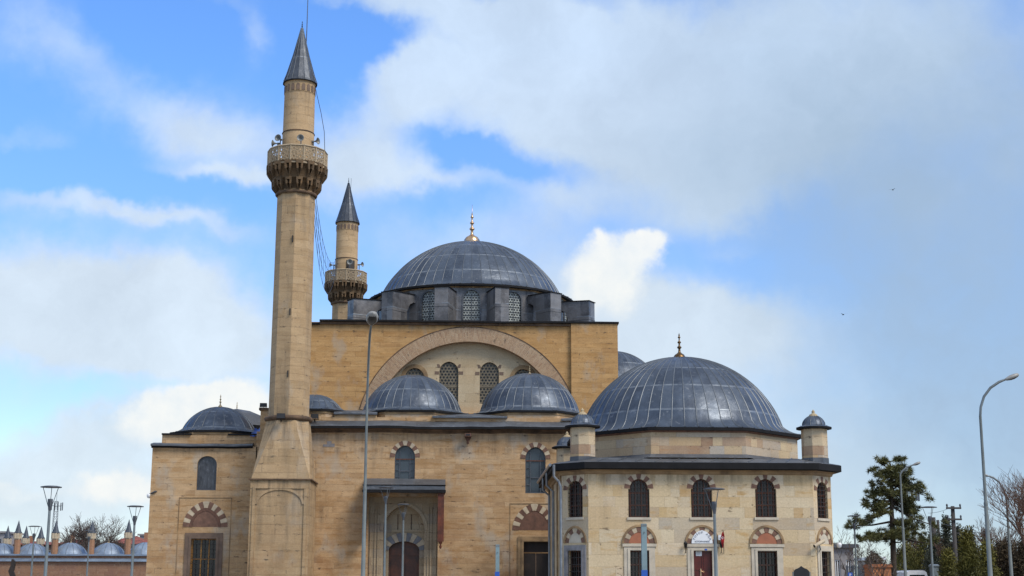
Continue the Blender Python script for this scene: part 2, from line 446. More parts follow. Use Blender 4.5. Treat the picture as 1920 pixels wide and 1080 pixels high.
def glass(name, col, rough=.12):
    gg, b = mat(name)
    ob = gg.new('ShaderNodeTexCoord').outputs['Object']
    n = gg.noise(ob, 1.6, 3)
    gg.put(b.inputs['Base Color'], gg.mix(n, tuple(x * .5 for x in col), col))
    b.inputs['Roughness'].default_value = rough
    b.inputs['Specular IOR Level'].default_value = .5
    bn = gg.new('ShaderNodeBump')
    bn.inputs['Strength'].default_value = .15
    gg.l.new(gg.noise(ob, 2.2, 3), bn.inputs['Height'])
    gg.l.new(bn.outputs[0], b.inputs['Normal'])


glass('dark_glass', (.012, .013, .017))
glass('blue_glass', (.055, .075, .095), .16)
glass('smoked_glass', (.028, .026, .024), .25)
glass('frosted_glass', (.27, .295, .295), .4)

gg, b = mat('plastic_sheet')
ob = gg.new('ShaderNodeTexCoord').outputs['Object']
n = gg.noise(gg.vm('MULTIPLY', ob, (2.6, 1, .9)), 1.5, 5, .65, dist=1.5)
gg.put(b.inputs['Base Color'], gg.ramp(n, [(.3, (.015, .015, .02)), (.62, (.07, .075, .09)), (.8, (.30, .31, .34))]))
b.inputs['Roughness'].default_value = .25

gg, b = mat('paving')
ob = gg.new('ShaderNodeTexCoord').outputs['Object']
bt = gg.new('ShaderNodeTexBrick')
gg.l.new(ob, bt.inputs['Vector'])
bt.inputs['Scale'].default_value = 1.0
bt.inputs['Brick Width'].default_value = .8
bt.inputs['Row Height'].default_value = .4
bt.inputs['Mortar Size'].default_value = .01
bt.inputs['Color1'].default_value = (.27, .245, .21, 1)
bt.inputs['Color2'].default_value = (.22, .205, .185, 1)
bt.inputs['Mortar'].default_value = (.10, .09, .08, 1)
gg.put(b.inputs['Base Color'], gg.mix(gg.rng(gg.noise(ob, .15, 4), .35, .7, 0, .5), bt.outputs[0], (.15, .14, .125)))
b.inputs['Roughness'].default_value = .8


# ------------------------------------------------------------------ mesh builder
class MB:
    def __init__(s):
        s.v, s.f, s.uv, s.mi, s.sm = [], [], [], [], []

    def face(s, pts, uvs=None, mi=0, sm=False):
        i = len(s.v)
        pts = [V(p) for p in pts]
        s.v += pts
        s.f.append(list(range(i, i + len(pts))))
        if uvs is None:
            uvs = s.boxuv(pts)
        s.uv.append(uvs); s.mi.append(mi); s.sm.append(sm)

    @staticmethod
    def boxuv(pts):
        n = V((0, 0, 0))
        for k in range(1, len(pts) - 1):
            n += (pts[k] - pts[0]).cross(pts[k + 1] - pts[0])
        if n.length < 1e-12:
            return [(p.x, p.z) for p in pts]
        n.normalize()
        if abs(n.z) > .8:
            return [(p.x, p.y) for p in pts]
        t = V((-n.y, n.x, 0)).normalized()
        if abs(t.x) >= abs(t.y):
            if t.x < 0: t = -t
        elif t.y < 0: t = -t
        return [(p.dot(t), p.z) for p in pts]

    def box(s, x0, x1, y0, y1, z0, z1, mi=0, sides='xXyYzZ'):
        a = [V((x, y, z)) for z in (z0, z1) for y in (y0, y1) for x in (x0, x1)]
        F = {'y': (0, 1, 5, 4), 'Y': (3, 2, 6, 7), 'x': (2, 0, 4, 6), 'X': (1, 3, 7, 5), 'z': (2, 3, 1, 0), 'Z': (4, 5, 7, 6)}
        for k in sides:
            s.face([a[i] for i in F[k]], mi=mi)

    def grid(s, rows, uvrows, close=False, mi=0, sm=True, flip=False):
        """rows of points, indexed (shared vertices)"""
        n = len(rows[0])
        base = len(s.v)
        for r in rows:
            s.v += [V(p) for p in r]
        for i in range(len(rows) - 1):
            for j in range(n - 1):
                q = [base + i * n + j, base + i * n + j + 1, base + (i + 1) * n + j + 1, base + (i + 1) * n + j]
                uv = [uvrows[i][j], uvrows[i][j + 1], uvrows[i + 1][j + 1], uvrows[i + 1][j]]
                if flip:
                    q.reverse(); uv.reverse()
                s.f.append(q); s.uv.append(uv); s.mi.append(mi); s.sm.append(sm)

    def lathe(s, cx, cy, prof, n=24, rot=0.0, mi=0, sm=True, uper=None, vper=1.0, rfun=None):
        """prof bottom -> top [(r, z)]"""
        rows, uvs = [], []
        L, lr = 0.0, None
        rm = max(p[0] for p in prof)
        for r, z in prof:
            if lr is not None:
                L += math.hypot(r - lr[0], z - lr[1])
            lr = (r, z)
            row, uv = [], []
            for k in range(n + 1):
                a = rot + 2 * pi * k / n
                row.append((cx + r * cos(a), cy + r * sin(a), z))
                uv.append(((k / n) * (uper if uper else 2 * pi * rm), L * vper if uper else z))
            rows.append(row); uvs.append(uv)
        if sm:
            s.grid(rows, uvs, mi=mi, sm=True)
        else:
            for i in range(len(rows) - 1):
                for k in range(n):
                    s.face([rows[i][k], rows[i][k + 1], rows[i + 1][k + 1], rows[i + 1][k]],
                           [uvs[i][k], uvs[i][k + 1], uvs[i + 1][k + 1], uvs[i + 1][k]], mi)

    def tube(s, pts, rad, n=6, mi=0, sm=True, cap=True):
        pts = [V(p) for p in pts]
        if not hasattr(rad, '__len__'):
            rad = [rad] * len(pts)
        rows, uvs, L = [], [], 0
        ref = V((0, 0, 1)) if abs((pts[-1] - pts[0]).normalized().z) < .9 else V((1, 0, 0))
        for i, p in enumerate(pts):
            d = (pts[min(i + 1, len(pts) - 1)] - pts[max(i - 1, 0)]).normalized()
            a = d.cross(ref).normalized()
            bb = a.cross(d)
            if i: L += (p - pts[i - 1]).length
            rows.append([p + (a * cos(2 * pi * k / n) + bb * sin(2 * pi * k / n)) * rad[i] for k in range(n + 1)])
            uvs.append([(k / n * 2 * pi * rad[i], L) for k in range(n + 1)])
        s.grid(rows, uvs, mi=mi, sm=sm, flip=True)
        if cap:
            s.face(rows[0][:-1], mi=mi)
            s.face(rows[-1][:-1][::-1], mi=mi)

    def bar(s, p, q, w, d=None, mi=0):
        s.tube([p, q], w, 4, mi, sm=False)

    def prism(s, poly, y0, y1, mi=0, m=None, mside=None, back=False):
        """poly in (u, v) CCW seen from the front; m(u, v, d) places it"""
        m = m or (lambda u, v, d: (u, d, v))
        fr = [m(u, v, y0) for u, v in poly]
        bk = [m(u, v, y1) for u, v in poly]
        s.face(fr, [(u, v) for u, v in poly], mi)
        ms = mi if mside is None else mside
        for i in range(len(poly)):
            j = (i + 1) % len(poly)
            s.face([fr[i], bk[i], bk[j], fr[j]], mi=ms)
        if back:
            s.face(bk[::-1], mi=mi)

    def panel(s, outer, holes, m, depth=.3, mi=0, mj=None, d0=0.0):
        """wall face with openings and their reveals"""
        loops = [[V((u, v, 0)) for u, v in outer]] + [[V((u, v, 0)) for u, v in h] for h in holes]
        flat = [p for l in loops for p in l]
        for t in tessellate_polygon(loops):
            a = [flat[i] for i in t]
            if (a[1] - a[0]).cross(a[2] - a[0]).z < 0:
                a.reverse()
            s.face([m(p.x, p.y, d0) for p in a], [(p.x, p.y) for p in a], mi)
        for h in holes:
            for i in range(len(h)):
                j = (i + 1) % len(h)
                (a, bq), (c, d) = h[i], h[j]
                s.face([m(a, bq, d0), m(c, d, d0), m(c, d, d0 + depth), m(a, bq, d0 + depth)], mi=mi if mj is None else mj)

    def extrude_x(s, prof, x0, x1, mis=None, caps=True, closed=True, wob=.0):
        if wob:
            n = max(2, int((x1 - x0) / .9))
            xs = [x0 + (x1 - x0) * i / n for i in range(n + 1)]
            dz = [wob * mnoise.noise(V((x * .9, prof[0][0], 3.3))) + wob * .8 * mnoise.noise(V((x * 3.1, prof[0][0], 7.3))) for x in xs]
            for k in range(n):
                for i in range(len(prof)):
                    (ya, za_), (yb, zb_) = prof[i], prof[(i + 1) % len(prof)]
                    L = math.hypot(yb - ya, zb_ - za_)
                    s.face([(xs[k], ya, za_ + dz[k]), (xs[k], yb, zb_ + dz[k]), (xs[k + 1], yb, zb_ + dz[k + 1]), (xs[k + 1], ya, za_ + dz[k + 1])],
                           [(xs[k], 0), (xs[k], L), (xs[k + 1], L), (xs[k + 1], 0)], mis[i] if mis else 0)
            for q, rv in ((0, 1), (-1, -1)):
                s.face([(xs[q], y, z + dz[q]) for y, z in prof][::rv])
            return
        """prof [(y, z)] going round so that outward is on its left"""
        n = len(prof)
        for i in range(n if closed else n - 1):
            (ya, za), (yb, zb) = prof[i], prof[(i + 1) % n]
            L = math.hypot(yb - ya, zb - za)
            s.face([(x0, ya, za), (x0, yb, zb), (x1, yb, zb), (x1, ya, za)], [(x0, 0), (x0, L), (x1, L), (x1, 0)], mis[i] if mis else 0)
        if caps:
            s.face([(x0, y, z) for y, z in prof]); s.face([(x1, y, z) for y, z in prof][::-1])

    def xform(s, mx, i0=0):
        for i in range(i0, len(s.v)):
            s.v[i] = mx @ s.v[i]

    def add(s, o):
        b = len(s.v)
        s.v += o.v
        s.f += [[i + b for i in f] for f in o.f]
        s.uv += o.uv; s.mi += o.mi; s.sm += o.sm

    def build(s, name, mats, parent=None, origin=None, label=None):
        if isinstance(mats, str): mats = [mats]
        me = bpy.data.meshes.new(name)
        o0 = V(origin) if origin is not None else (V(ROOTS[parent.name]) if parent is not None and parent.name in ROOTS else V((0, 0, 0)))
        me.from_pydata([tuple(p - o0) for p in s.v], [], s.f)
        uvl = me.uv_layers.new(name='UVMap')
        flat = []
        for u in s.uv:
            for q in u: flat += [q[0], q[1]]
        uvl.data.foreach_set('uv', flat)
        me.polygons.foreach_set('material_index', s.mi)
        me.polygons.foreach_set('use_smooth', s.sm)
        for k in mats: me.materials.append(M[k])
        me.update()
        ob = bpy.data.objects.new(name, me)
        COL.objects.link(ob)
        if parent is not None:
            ob.parent = parent
            ROOTS[ob.name] = o0
        elif origin is not None:
            ob.location = origin
        if label: ob['label'] = label
        return ob


ROOTS = {}


def thing(name, label, cat, loc=(0, 0, 0), group=None, rotz=0.0):
    o = bpy.data.objects.new(name, None)
    o.empty_display_size = .3
    COL.objects.link(o)
    o.location = loc
    o.rotation_euler.z = rotz
    o['label'] = label; o['category'] = cat
    if group: o['group'] = group
    ROOTS[o.name] = V(loc)
    return o


def tag(o, label, cat, group=None, kind=None):
    if label: o['label'] = label
    if cat: o['category'] = cat
    if group: o['group'] = group
    if kind: o['kind'] = kind
    return o


def copy_tree(o, parent=None):
    c = o.copy()
    COL.objects.link(c)
    if parent is not None:
        c.parent = parent
        c.matrix_parent_inverse = o.matrix_parent_inverse.copy()
    for ch in [x for x in bpy.data.objects if x.parent == o]:
        copy_tree(ch, c)
    return c


class Arch:
    def __init__(s, cx, z0, zs, a, h):
        s.cx, s.z0, s.zs, s.a, s.h = cx, z0, zs, a, h
        s.two = h > a * 1.001
        if s.two:
            s.c = (h * h - a * a) / (2 * a); s.R = a + s.c

    def curve(s, n=10, grow=0.0):
        """springing right -> apex -> left"""
        r = []
        for i in range(n + 1):
            if s.two:
                t = math.acos(s.c / s.R) * i / n
                x, z = -s.c + (s.R + grow) * cos(t), (s.R + grow) * sin(t)
                if i == n: x, z = 0.0, sqrt(max(0, (s.R + grow) ** 2 - s.c ** 2))
            else:
                t = pi / 2 * i / n
                x, z = (s.a + grow) * cos(t), (s.h + grow) * sin(t)
            r.append((x, z))
        pts = [(s.cx + x, s.zs + z) for x, z in r]
        return pts + [(s.cx - x, s.zs + z) for x, z in r[-2::-1]]

    def poly(s, n=10, grow=0.0):
        return [(s.cx - s.a - grow, s.z0 - grow), (s.cx + s.a + grow, s.z0 - grow)] + s.curve(n, grow)

    def hw(s, z):
        if z <= s.zs: return s.a
        d = z - s.zs
        if s.two: return max(0, -s.c + sqrt(max(0, s.R ** 2 - d * d)))
        return s.a * sqrt(max(0, 1 - (d / s.h) ** 2))

    def top(s, u):
        u = abs(u - s.cx)
        if s.two: return s.zs + sqrt(max(0, s.R ** 2 - (u + s.c) ** 2))
        return s.zs + s.h * sqrt(max(0, 1 - (u / s.a) ** 2))


def front(Y):
    return lambda u, v, d: (u, Y + d, v)


def arch_px(cx, w, yt, ys, yb, Y):
    """opening measured on the facade plane y = Y"""
    x = PX(cx, (yt + yb) / 2, Y)
    a = w / 2 * Y / FPX * 1.0
    zb, zs, zt = PZ(yb, Y, cx), PZ(ys, Y, cx), PZ(yt, Y, cx)
    return Arch(x, zb, zs, a, zt - zs)


def voussoirs(mb, A, th, n, m, d0=-.02, d1=.05, mis=(0, 1), sub=3):
    inn, ou = A.curve(24), A.curve(24, th)
    L = [0]
    for i in range(1, len(inn)):
        L.append(L[-1] + math.hypot(inn[i][0] - inn[i - 1][0], inn[i][1] - inn[i - 1][1]))

    def at(pl, t):
        t *= L[-1]
        for i in range(1, len(L)):
            if L[i] >= t - 1e-9:
                k = (t - L[i - 1]) / (L[i] - L[i - 1])
                return (pl[i - 1][0] * (1 - k) + pl[i][0] * k, pl[i - 1][1] * (1 - k) + pl[i][1] * k)
        return pl[-1]
    for k in range(n):
        t0, t1 = (k + .03) / n, (k + .97) / n
        a = [at(inn, t0 + (t1 - t0) * j / sub) for j in range(sub + 1)]
        o = [at(ou, t0 + (t1 - t0) * j / sub) for j in range(sub + 1)]
        mb.prism([a[0]] + o + a[:0:-1], d0, d1, mis[k % 2], m)


def hexlattice(A, m, d, cell, mb=None, keep=.98):
    """pierced screen: rings round hexagonal holes, clipped to the opening"""
    mb = mb or MB()
    dx, dz = cell, cell * .866
    rows = int((A.zs + A.h - A.z0) / dz) + 2
    cols = int(2 * A.a / dx) + 2
    for r in range(rows):
        for c in range(-cols // 2 - 1, cols // 2 + 2):
            x = A.cx + c * dx + (dx / 2 if r % 2 else 0)
            z = A.z0 + r * dz
            out_, in_ = [], []
            ok = False
            for k in range(6):
                a = pi / 6 + k * pi / 3
                for ro, lst in ((cell * .578, out_), (cell * .36, in_)):
                    xx, zz = x + ro * cos(a), z + ro * sin(a)
                    zz = min(max(zz, A.z0), A.zs + A.h)
                    h = A.hw(zz)
                    if abs(xx - A.cx) < h: ok = True
                    xx = min(max(xx, A.cx - h), A.cx + h)
                    lst.append((xx, zz))
            if not ok: continue
            for k in range(6):
                j = (k + 1) % 6
                q = [out_[k], out_[j], in_[j], in_[k]]
                mb.face([m(u, v, d) for u, v in q])
                mb.face([m(*in_[k], d), m(*in_[j], d), m(*in_[j], d + .05), m(*in_[k], d + .05)])
    return mb


def grille(A, m, d, nv, nh, w, mb=None, frame=0.0):
    mb = mb or MB()

    def b(u0, v0, u1, v1):
        mb.prism([(u0, v0), (u1, v0), (u1, v1), (u0, v1)], d, d + w * 1.5, 0, m)
    for i in range(1, nv):
        u = A.cx - A.a + 2 * A.a * i / nv
        b(u - w / 2, A.z0, u + w / 2, A.top(u))
    H = A.zs + A.h - A.z0
    for i in range(1, nh):
        z = A.z0 + H * i / nh
        h = A.hw(z)
        b(A.cx - h, z - w / 2 + .001, A.cx + h, z + w / 2 + .001)
    if frame:
        o, i_ = A.poly(10), [(A.cx + (u - A.cx) * (1 - frame / A.a), A.z0 + frame + (v - A.z0) * (1 - 2 * frame / H)) for u, v in A.poly(10)]
        n = len(o)
        for k in range(n):
            j = (k + 1) % n
            q = [o[k], o[j], i_[j], i_[k]]
            mb.face([m(u, v, d - .01) for u, v in q])
            mb.face([m(*i_[k], d - .01), m(*i_[j], d - .01), m(*i_[j], d + .05), m(*i_[k], d + .05)])
    return mb


def pane(A, m, d, matn, parent, name='pane'):
    mb = MB()
    p = A.poly(10)
    mb.face([m(u, v, d) for u, v in p], [(u, v) for u, v in p])
    return mb.build(name, matn, parent)


def ngon_r(th, a, n, rot=-pi / 2):
    """radius at angle th of a regular n-gon with inradius a whose first face looks along rot"""
    k = 2 * pi / n
    x = (th - rot + k / 2) % k - k / 2
    return a / cos(x)


def dome(parent, cx, cy, zb, R, h, ze, efun, nr, rowh, lead_m='dome_lead', seam=.03, name='dome', K=16, lip=.10, seam_w=.02):
    Rs = (R * R + h * h) / (2 * h)
    ph = math.asin(min(1, R / Rs)) if h <= R else pi - math.asin(R / Rs)
    n = nr * 2 if nr < 40 else nr * 2
    rings, vv, L = [], [], 0.0
    lastp = None
    for i in range(K + 1):
        p = ph * max(i / K, .015)
        rings.append(('c', Rs * sin(p), zb - (Rs - h) + Rs * cos(p)))
    for i in range(1, 6):
        s_ = i / 5
        rings.append(('f', s_, ze + (zb - ze) * (1 - s_) ** 2))
    rows, uvs = [], []
    for kind, q, z in rings:
        rr = q if kind == 'c' else R + .5 * (0) + q * 0
        key = (q if kind == 'c' else R + q * (efun(0) - R), z)
        if lastp: L += math.hypot(key[0] - lastp[0], key[1] - lastp[1])
        lastp = key
        row, uv = [], []
        for k in range(n + 1):
            th = 2 * pi * k / n - pi / 2
            r = q if kind == 'c' else R + (efun(th) - R) * q
            wob = .012 * mnoise.noise(V((cx + cos(th) * 9, sin(th) * 9, z * 2))) if kind == 'c' else 0
            row.append((cx + (r + wob) * cos(th), cy + (r + wob) * sin(th), z))
            uv.append((k / n * nr, L / rowh))
        rows.append(row); uvs.append(uv)
    mb = MB()
    mb.grid(rows, uvs, sm=True, flip=True)
    # eave lip and soffit
    e = rows[-1]
    lo = [(x, y, z - lip) for x, y, z in e]
    so = [(cx + (x - cx) * .9, cy + (y - cy) * .9, z - lip) for x, y, z in e]
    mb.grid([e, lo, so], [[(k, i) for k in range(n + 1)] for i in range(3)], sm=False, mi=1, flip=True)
    # standing seams
    for k in range(0, n, 2):
        th = 2 * pi * k / n - pi / 2
        t = V((-sin(th), cos(th), 0))
        pts = [V(rows[i][k]) for i in range(1 if k % 4 == 0 else 3, len(rows))]
        L_, T_, R_ = [], [], []
        for i, p in enumerate(pts):
            d = pts[min(i + 1, len(pts) - 1)] - pts[max(i - 1, 0)]
            nn = t.cross(d).normalized()
            if nn.z < 0: nn = -nn
            L_.append(p - t * seam_w); T_.append(p + nn * seam); R_.append(p + t * seam_w)
        uvx = [[(0, i), (.5, i), (1, i)] for i in range(len(pts))]
        mb.grid([[a, b_, c_] for a, b_, c_ in zip(L_, T_, R_)], uvx, sm=True, mi=2, flip=True)
    return mb.build(name, [lead_m, 'eave_lead', 'seam_lead'], parent)


def finial(parent, cx, cy, z, s, matn='bronze', spike=True, name='finial', bulb=1.0):
    b_ = bulb
    prof = [(.50 * b_, -.05), (.50 * b_, .05), (.46 * b_, .22), (.36 * b_, .36), (.2 * b_, .46), (.10, .55), (.075, .8), (.15, .86), (.17, .92), (.13, .98), (.07, 1.03),
            (.06, 1.2), (.13, 1.26), (.14, 1.31), (.10, 1.36), (.05, 1.41), (.045, 1.6), (.10, 1.65), (.10, 1.70), (.04, 1.76), (.06, 1.82), (.012, 2.0)]
    if spike: prof += [(.01, 2.5), (0, 2.5)]
    mb = MB()
    mb.lathe(cx, cy, [(r * s, z + zz * s) for r, zz in prof], 14)
    return mb.build(name, matn, parent)


# ------------------------------------------------------------------ ground
mb = MB()
mb.face([(-1500, -200, 0), (1500, -200, 0), (1500, 2600, 0), (-1500, 2600, 0)])
tag(mb.build('ground', 'paving'), None, None, kind='structure')

# ------------------------------------------------------------------ the mosque
YF = 72.0      # portico front
YH = 79.0      # prayer hall front
mosque = thing('mosque', 'large tan stone mosque with a great lead dome on a drum of lead buttresses', 'mosque', (PX(700, 1080, YF), YF, 0))
mf = front(YF)
# --- portico front wall
xl, xr = PX(478, 900, YF), PX(1190, 900, YF)
ztop = PZ(811, YF, 800)
W1 = arch_px(759, 38, 835, 857, 908, YF)
W2 = arch_px(1004, 38, 838, 860, 925, YF)
PORTAL = Arch(PX(757, 1000, YF), 0, PZ(985, YF, 757), 65 * YF / FPX, 0.001)
px0, px1 = PX(690, 1000, YF), PX(821, 1000, YF)
pzt = PZ(931, YF, 757)
SD = (PX(981, 1050, YF), PX(1029, 1050, YF), PZ(1016, YF, 1004))
L2 = arch_px(1002, 56, 957, 994, 994.2, YF)
mb = MB()
mb.panel([(xl, 0), (xr, 0), (xr, ztop), (xl, ztop)],
         [W1.poly(), W2.poly(), [(px0, .02), (px1, .02), (px1, pzt), (px0, pzt)], [(SD[0], .02), (SD[1], .02), (SD[1], SD[2]), (SD[0], SD[2])]], mf, .35)
mb.box(xl, xr, YF + 6.5, YF + 6.8, 0, ztop, sides='Y')
mb.face([(xl, YF, 0), (xl, YF, ztop), (xl, YF + 7, ztop), (xl, YF + 7, 0)])
mb.build('wall', 'tan_ashlar', mosque)
# cornice: sloping lead ledge over stone mouldings
xa, xb = PX(582, 800, YF), PX(1190, 800, YF)
zA, zB, zC, zD, zE = PZ(790, YF + .3), PZ(800, YF - .45), PZ(804.5, YF - .45), PZ(808.5, YF - .2), PZ(813, YF)
mb = MB()
prof = [(YF + .35, zA), (YF - .45, zB), (YF - .45, zC), (YF - .30, zC), (YF - .22, (zC + zD) / 2), (YF - .2, zD), (YF - .08, zD), (YF - .02, zE), (YF + .35, zE)]
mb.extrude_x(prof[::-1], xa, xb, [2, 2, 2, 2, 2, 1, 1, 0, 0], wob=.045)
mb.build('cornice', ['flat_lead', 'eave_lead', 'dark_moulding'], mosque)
# attic band
za = PZ(784, YF + .3)
mb = MB()
mb.box(xa, xb, YF + .3, YF + .9, zA - .02, za)
mb.build('attic', 'tan_ashlar', mosque)
for x0, x1, y in ((626, 707, 774.5), (811, 951, 780), (1053, 1150, 784)):
    mb = MB()
    z = PZ(y, YF + .2)
    mb.box(PX(x0, y, YF + .2) + .02, PX(x1, y, YF + .2) - .02, YF + .31, YF + .8, za + .001, z - .02, 1)
    mb.extrude_x([(YF + .18, z - .12), (YF + .18, z - .02), (YF + 1.6, z + .25), (YF + 1.6, z - .12)][::-1], PX(x0, y, YF + .2), PX(x1, y, YF + .2), [2, 0, 0, 2])
    mb.build('parapet_cap', ['flat_lead', 'tan_ashlar', 'eave_lead'], mosque)
# portico roof
mb = MB()
zr = za + .02
mb.face([(xl, YF + .85, zr), (xr, YF + .85, zr), (xr, YH, zr + .55), (xl, YH, zr + .55)])
mb.build('roof', 'flat_lead', mosque)


def portico_dome(cxp, a, R, yap, yeave, nr, Yf=YF + .32, fin=None, ybase=None, nm='dome'):
    cy = Yf + a
    cx = PX(cxp, yeave, cy)
    ze = PZ(yeave, Yf - .12, cxp)
    zap = PZ(yap, cy, cxp)
    zb = ze + .22
    d = dome(mosque, cx, cy, zb, R, zap - zb, ze, lambda th: ngon_r(th, a + .12, 8), nr, 1.15, name=nm)
    m2 = MB()
    pr = [(a / cos(pi / 8), za - .3), (a / cos(pi / 8), ze - .12)]
    m2.lathe(cx, cy, pr, 8, rot=pi / 8, sm=False)
    m2.lathe(cx, cy, [(a / cos(pi / 8) + .04, ze - .22), (a / cos(pi / 8) + .04, ze - .11)], 8, rot=pi / 8, sm=False, mi=1)
    m2.build('drum', ['tan_ashlar', 'tan_moulding'], mosque)
    if fin: finial(d, cx, cy, zap - .05, fin, 'finial_stone', spike=False, bulb=.7)
    return d, cx, cy, zap


portico_dome(773, 3.0, 2.57, 704.5, 768, 34)
portico_dome(993, 3.0, 2.60, 701.5, 769, 34, fin=.26)
portico_dome(590, 1.75, 1.35, 741, 766, 22)

# --- left bay
ZL = PZ(837, YF, 380)
lx0, lx1 = PX(286, 842, YF), PX(480, 900, YF)
WL = arch_px(387.5, 36, 855, 871, 919, YF)
LWx0, LWx1, LWz = PX(357, 1040, YF), PX(405.5, 1040, YF), PZ(1010.5, YF, 380)
LL = arch_px(385.5, 58, 952, 988, 988.2, YF)
mb = MB()
mb.panel([(lx0, 0), (lx1, 0), (lx1, ZL), (lx0, ZL)], [WL.poly(), [(LWx0, .8), (LWx1, .8), (LWx1, LWz), (LWx0, LWz)]], mf, .3)
mb.face([(lx0, YF, 0), (lx0, YF, ZL), (lx0, YF + 6.6, ZL), (lx0, YF + 6.6, 0)])
mb.build('wall', 'tan_ashlar', mosque)
mb = MB()
x0, x1 = PX(284, 834, YF), PX(474.5, 834, YF)
z0, z1 = PZ(839.5, YF - .2, 380), PZ(832.5, YF - .25, 380)
mb.extrude_x([(YF - .22, z1 - .1), (YF - .22, z1), (YF + .5, z1 + .12), (YF + .5, z0), (YF - .03, z0), (YF - .06, z1 - .1)][::-1], x0, x1, [1, 2, 2, 0, 0, 1], wob=.035)
mb.build('cornice', ['flat_lead', 'eave_lead', 'dark_moulding'], mosque)
mb = MB()
zl1 = PZ(816, YF + .3, 380)
mb.box(PX(304, 820, YF + .3), PX(492, 820, YF + .3), YF + .3, YF + 6.5, z0 + .02, zl1)
for xa_, xb_ in ((303, 358), (427, 492)):
    mb.box(PX(xa_, 815, YF + .2), PX(xb_, 815, YF + .2), YF + .2, YF + 2.2, zl1 + .001, PZ(812.5, YF + .2, 380), 1)
mb.build('attic', ['tan_ashlar', 'eave_lead'], mosque)
_za = za
za = zl1
ld, cx, cy, zap = portico_dome(411, 2.25, 1.84, 764, 806, 20, fin=.36)
za = _za
mb = MB()
cx2 = PX(444, 770, 80)
finial(mosque, cx2, 80, PZ(771, 80, 444), .26, 'finial_stone', spike=False, bulb=.5)
mb.lathe(cx2, 80, [(2.2, PZ(806, 80)), (1.6, PZ(786, 80)), (.8, PZ(775, 80)), (0.01, PZ(770, 80))], 20)
mb.build('dome', 'flat_lead', mosque)


def square_window(parent, x0, x1, z0, z1, m, d, nv, nh, woodm='wood_frame', gl='dark_glass', iron='iron_grille', nm='window', wood=((.5,), (.72,))):
    A = Arch((x0 + x1) / 2, z0, z1 - .0005, (x1 - x0) / 2, .0005)
    w = MB()
    grille(A, m, d + .02, 1, 1, .05, w, frame=.05)
    for q in wood[0]:
        u = x0 + (x1 - x0) * q
        w.prism([(u - .03, z0), (u + .03, z0), (u + .03, z1), (u - .03, z1)], d + .03, d + .09, 0, m)
    for q in wood[1]:
        v = z0 + (z1 - z0) * q
        w.prism([(x0, v - .03), (x1, v - .03), (x1, v + .03), (x0, v + .03)], d + .032, d + .09, 0, m)
    wo = w.build(nm, woodm, parent)
    pane(A, m, d + .1, gl, wo)
    if iron:
        gr = MB()
        grille(A, m, d - .1, nv, nh, .022, gr)
        gr.build('grille', iron, wo)
    return wo


def lunette(parent, A, th, n, m, mats, tymp, d=.05, proud=.025, hood=None, nm='arch'):
    mb = MB()
    voussoirs(mb, A, th, n, m, -proud, .05)
    ar = mb.build(nm, mats, parent)
    t = MB()
    p = A.curve(12)
    t.prism(p, -.008, .04, 0, m)
    t.build('tympanum', tymp, ar)
    if hood:
        h = MB()
        o, i_ = A.curve(12, th + .09), A.curve(12, th + .004)
        for k in range(len(o) - 1):
            h.prism([i_[k], o[k], o[k + 1], i_[k + 1]], -.05, .04, 0, m)
        h.build('hood_mould', hood, ar)
    return ar


# left bay openings
wl = MB()
grille(WL, mf, .12, 1, 1, .05, wl, frame=.05)
wo = wl.build('window', 'dark_steel', mosque)
pane(WL, mf, .17, 'plastic_sheet', wo)
lunette(mosque, LL, .32, 15, mf, ['red_stone', 'pale_voussoir'], 'red_stone')
h = MB()
o, i_ = LL.curve(12, -.005), LL.curve(12, -.14)
for k in range(len(o) - 1):
    h.prism([i_[k], o[k], o[k + 1], i_[k + 1]], -.03, .03, 0, mf)
h.build('arch_rim', 'dark_red_stone', mosque)


def stone_frame(parent, x0, x1, z1, z0, fw, m, matn, proud=.06, top=None, nm='window_frame'):
    mb = MB()
    top = top or fw
    mb.prism([(x0 - fw, z0), (x0, z0), (x0, z1), (x0 - fw, z1)], -proud, .04, 0, m)
    mb.prism([(x1, z0), (x1 + fw, z0), (x1 + fw, z1), (x1, z1)], -proud, .04, 0, m)
    mb.prism([(x0 - fw, z1), (x1 + fw, z1), (x1 + fw, z1 + top), (x0 - fw, z1 + top)], -proud, .04, 0, m)
    f2 = fw * .35
    mb.prism([(x0 - f2, z0), (x0 + .02, z0), (x0 + .02, z1 + .02), (x0 - f2, z1 + .02)], -proud - .03, -proud + .001, 0, m)
    mb.prism([(x1 - .02, z0), (x1 + f2, z0), (x1 + f2, z1 + .02), (x1 - .02, z1 + .02)], -proud - .03, -proud + .001, 0, m)
    mb.prism([(x0 - f2, z1 + .021), (x1 + f2, z1 + .021), (x1 + f2, z1 + f2), (x0 - f2, z1 + f2)], -proud - .03, -proud + .001, 0, m)
    return mb.build(nm, matn, parent)


ws = square_window(mosque, LWx0, LWx1, .8, LWz, mf, .16, 6, 13, woodm='ochre_wood', wood=((.04, .38, .68), (.69,)))
stone_frame(ws, LWx0, LWx1, LWz, .8, .29, mf, 'brown_frame_stone')


def groove(parent, x0, x1, z0, z1, m, w=.05, matn='dark_moulding', nm='panel_moulding'):
    mb = MB()
    mb.prism([(x0 - w, z0), (x0, z0), (x0, z1), (x0 - w, z1)], -.02, .02, 0, m)
    mb.prism([(x1, z0), (x1 + w, z0), (x1 + w, z1), (x1, z1)], -.02, .02, 0, m)
    mb.prism([(x0 - w, z1), (x1 + w, z1), (x1 + w, z1 + w), (x0 - w, z1 + w)], -.024, .02, 0, m)
    return mb.build(nm, matn, parent)


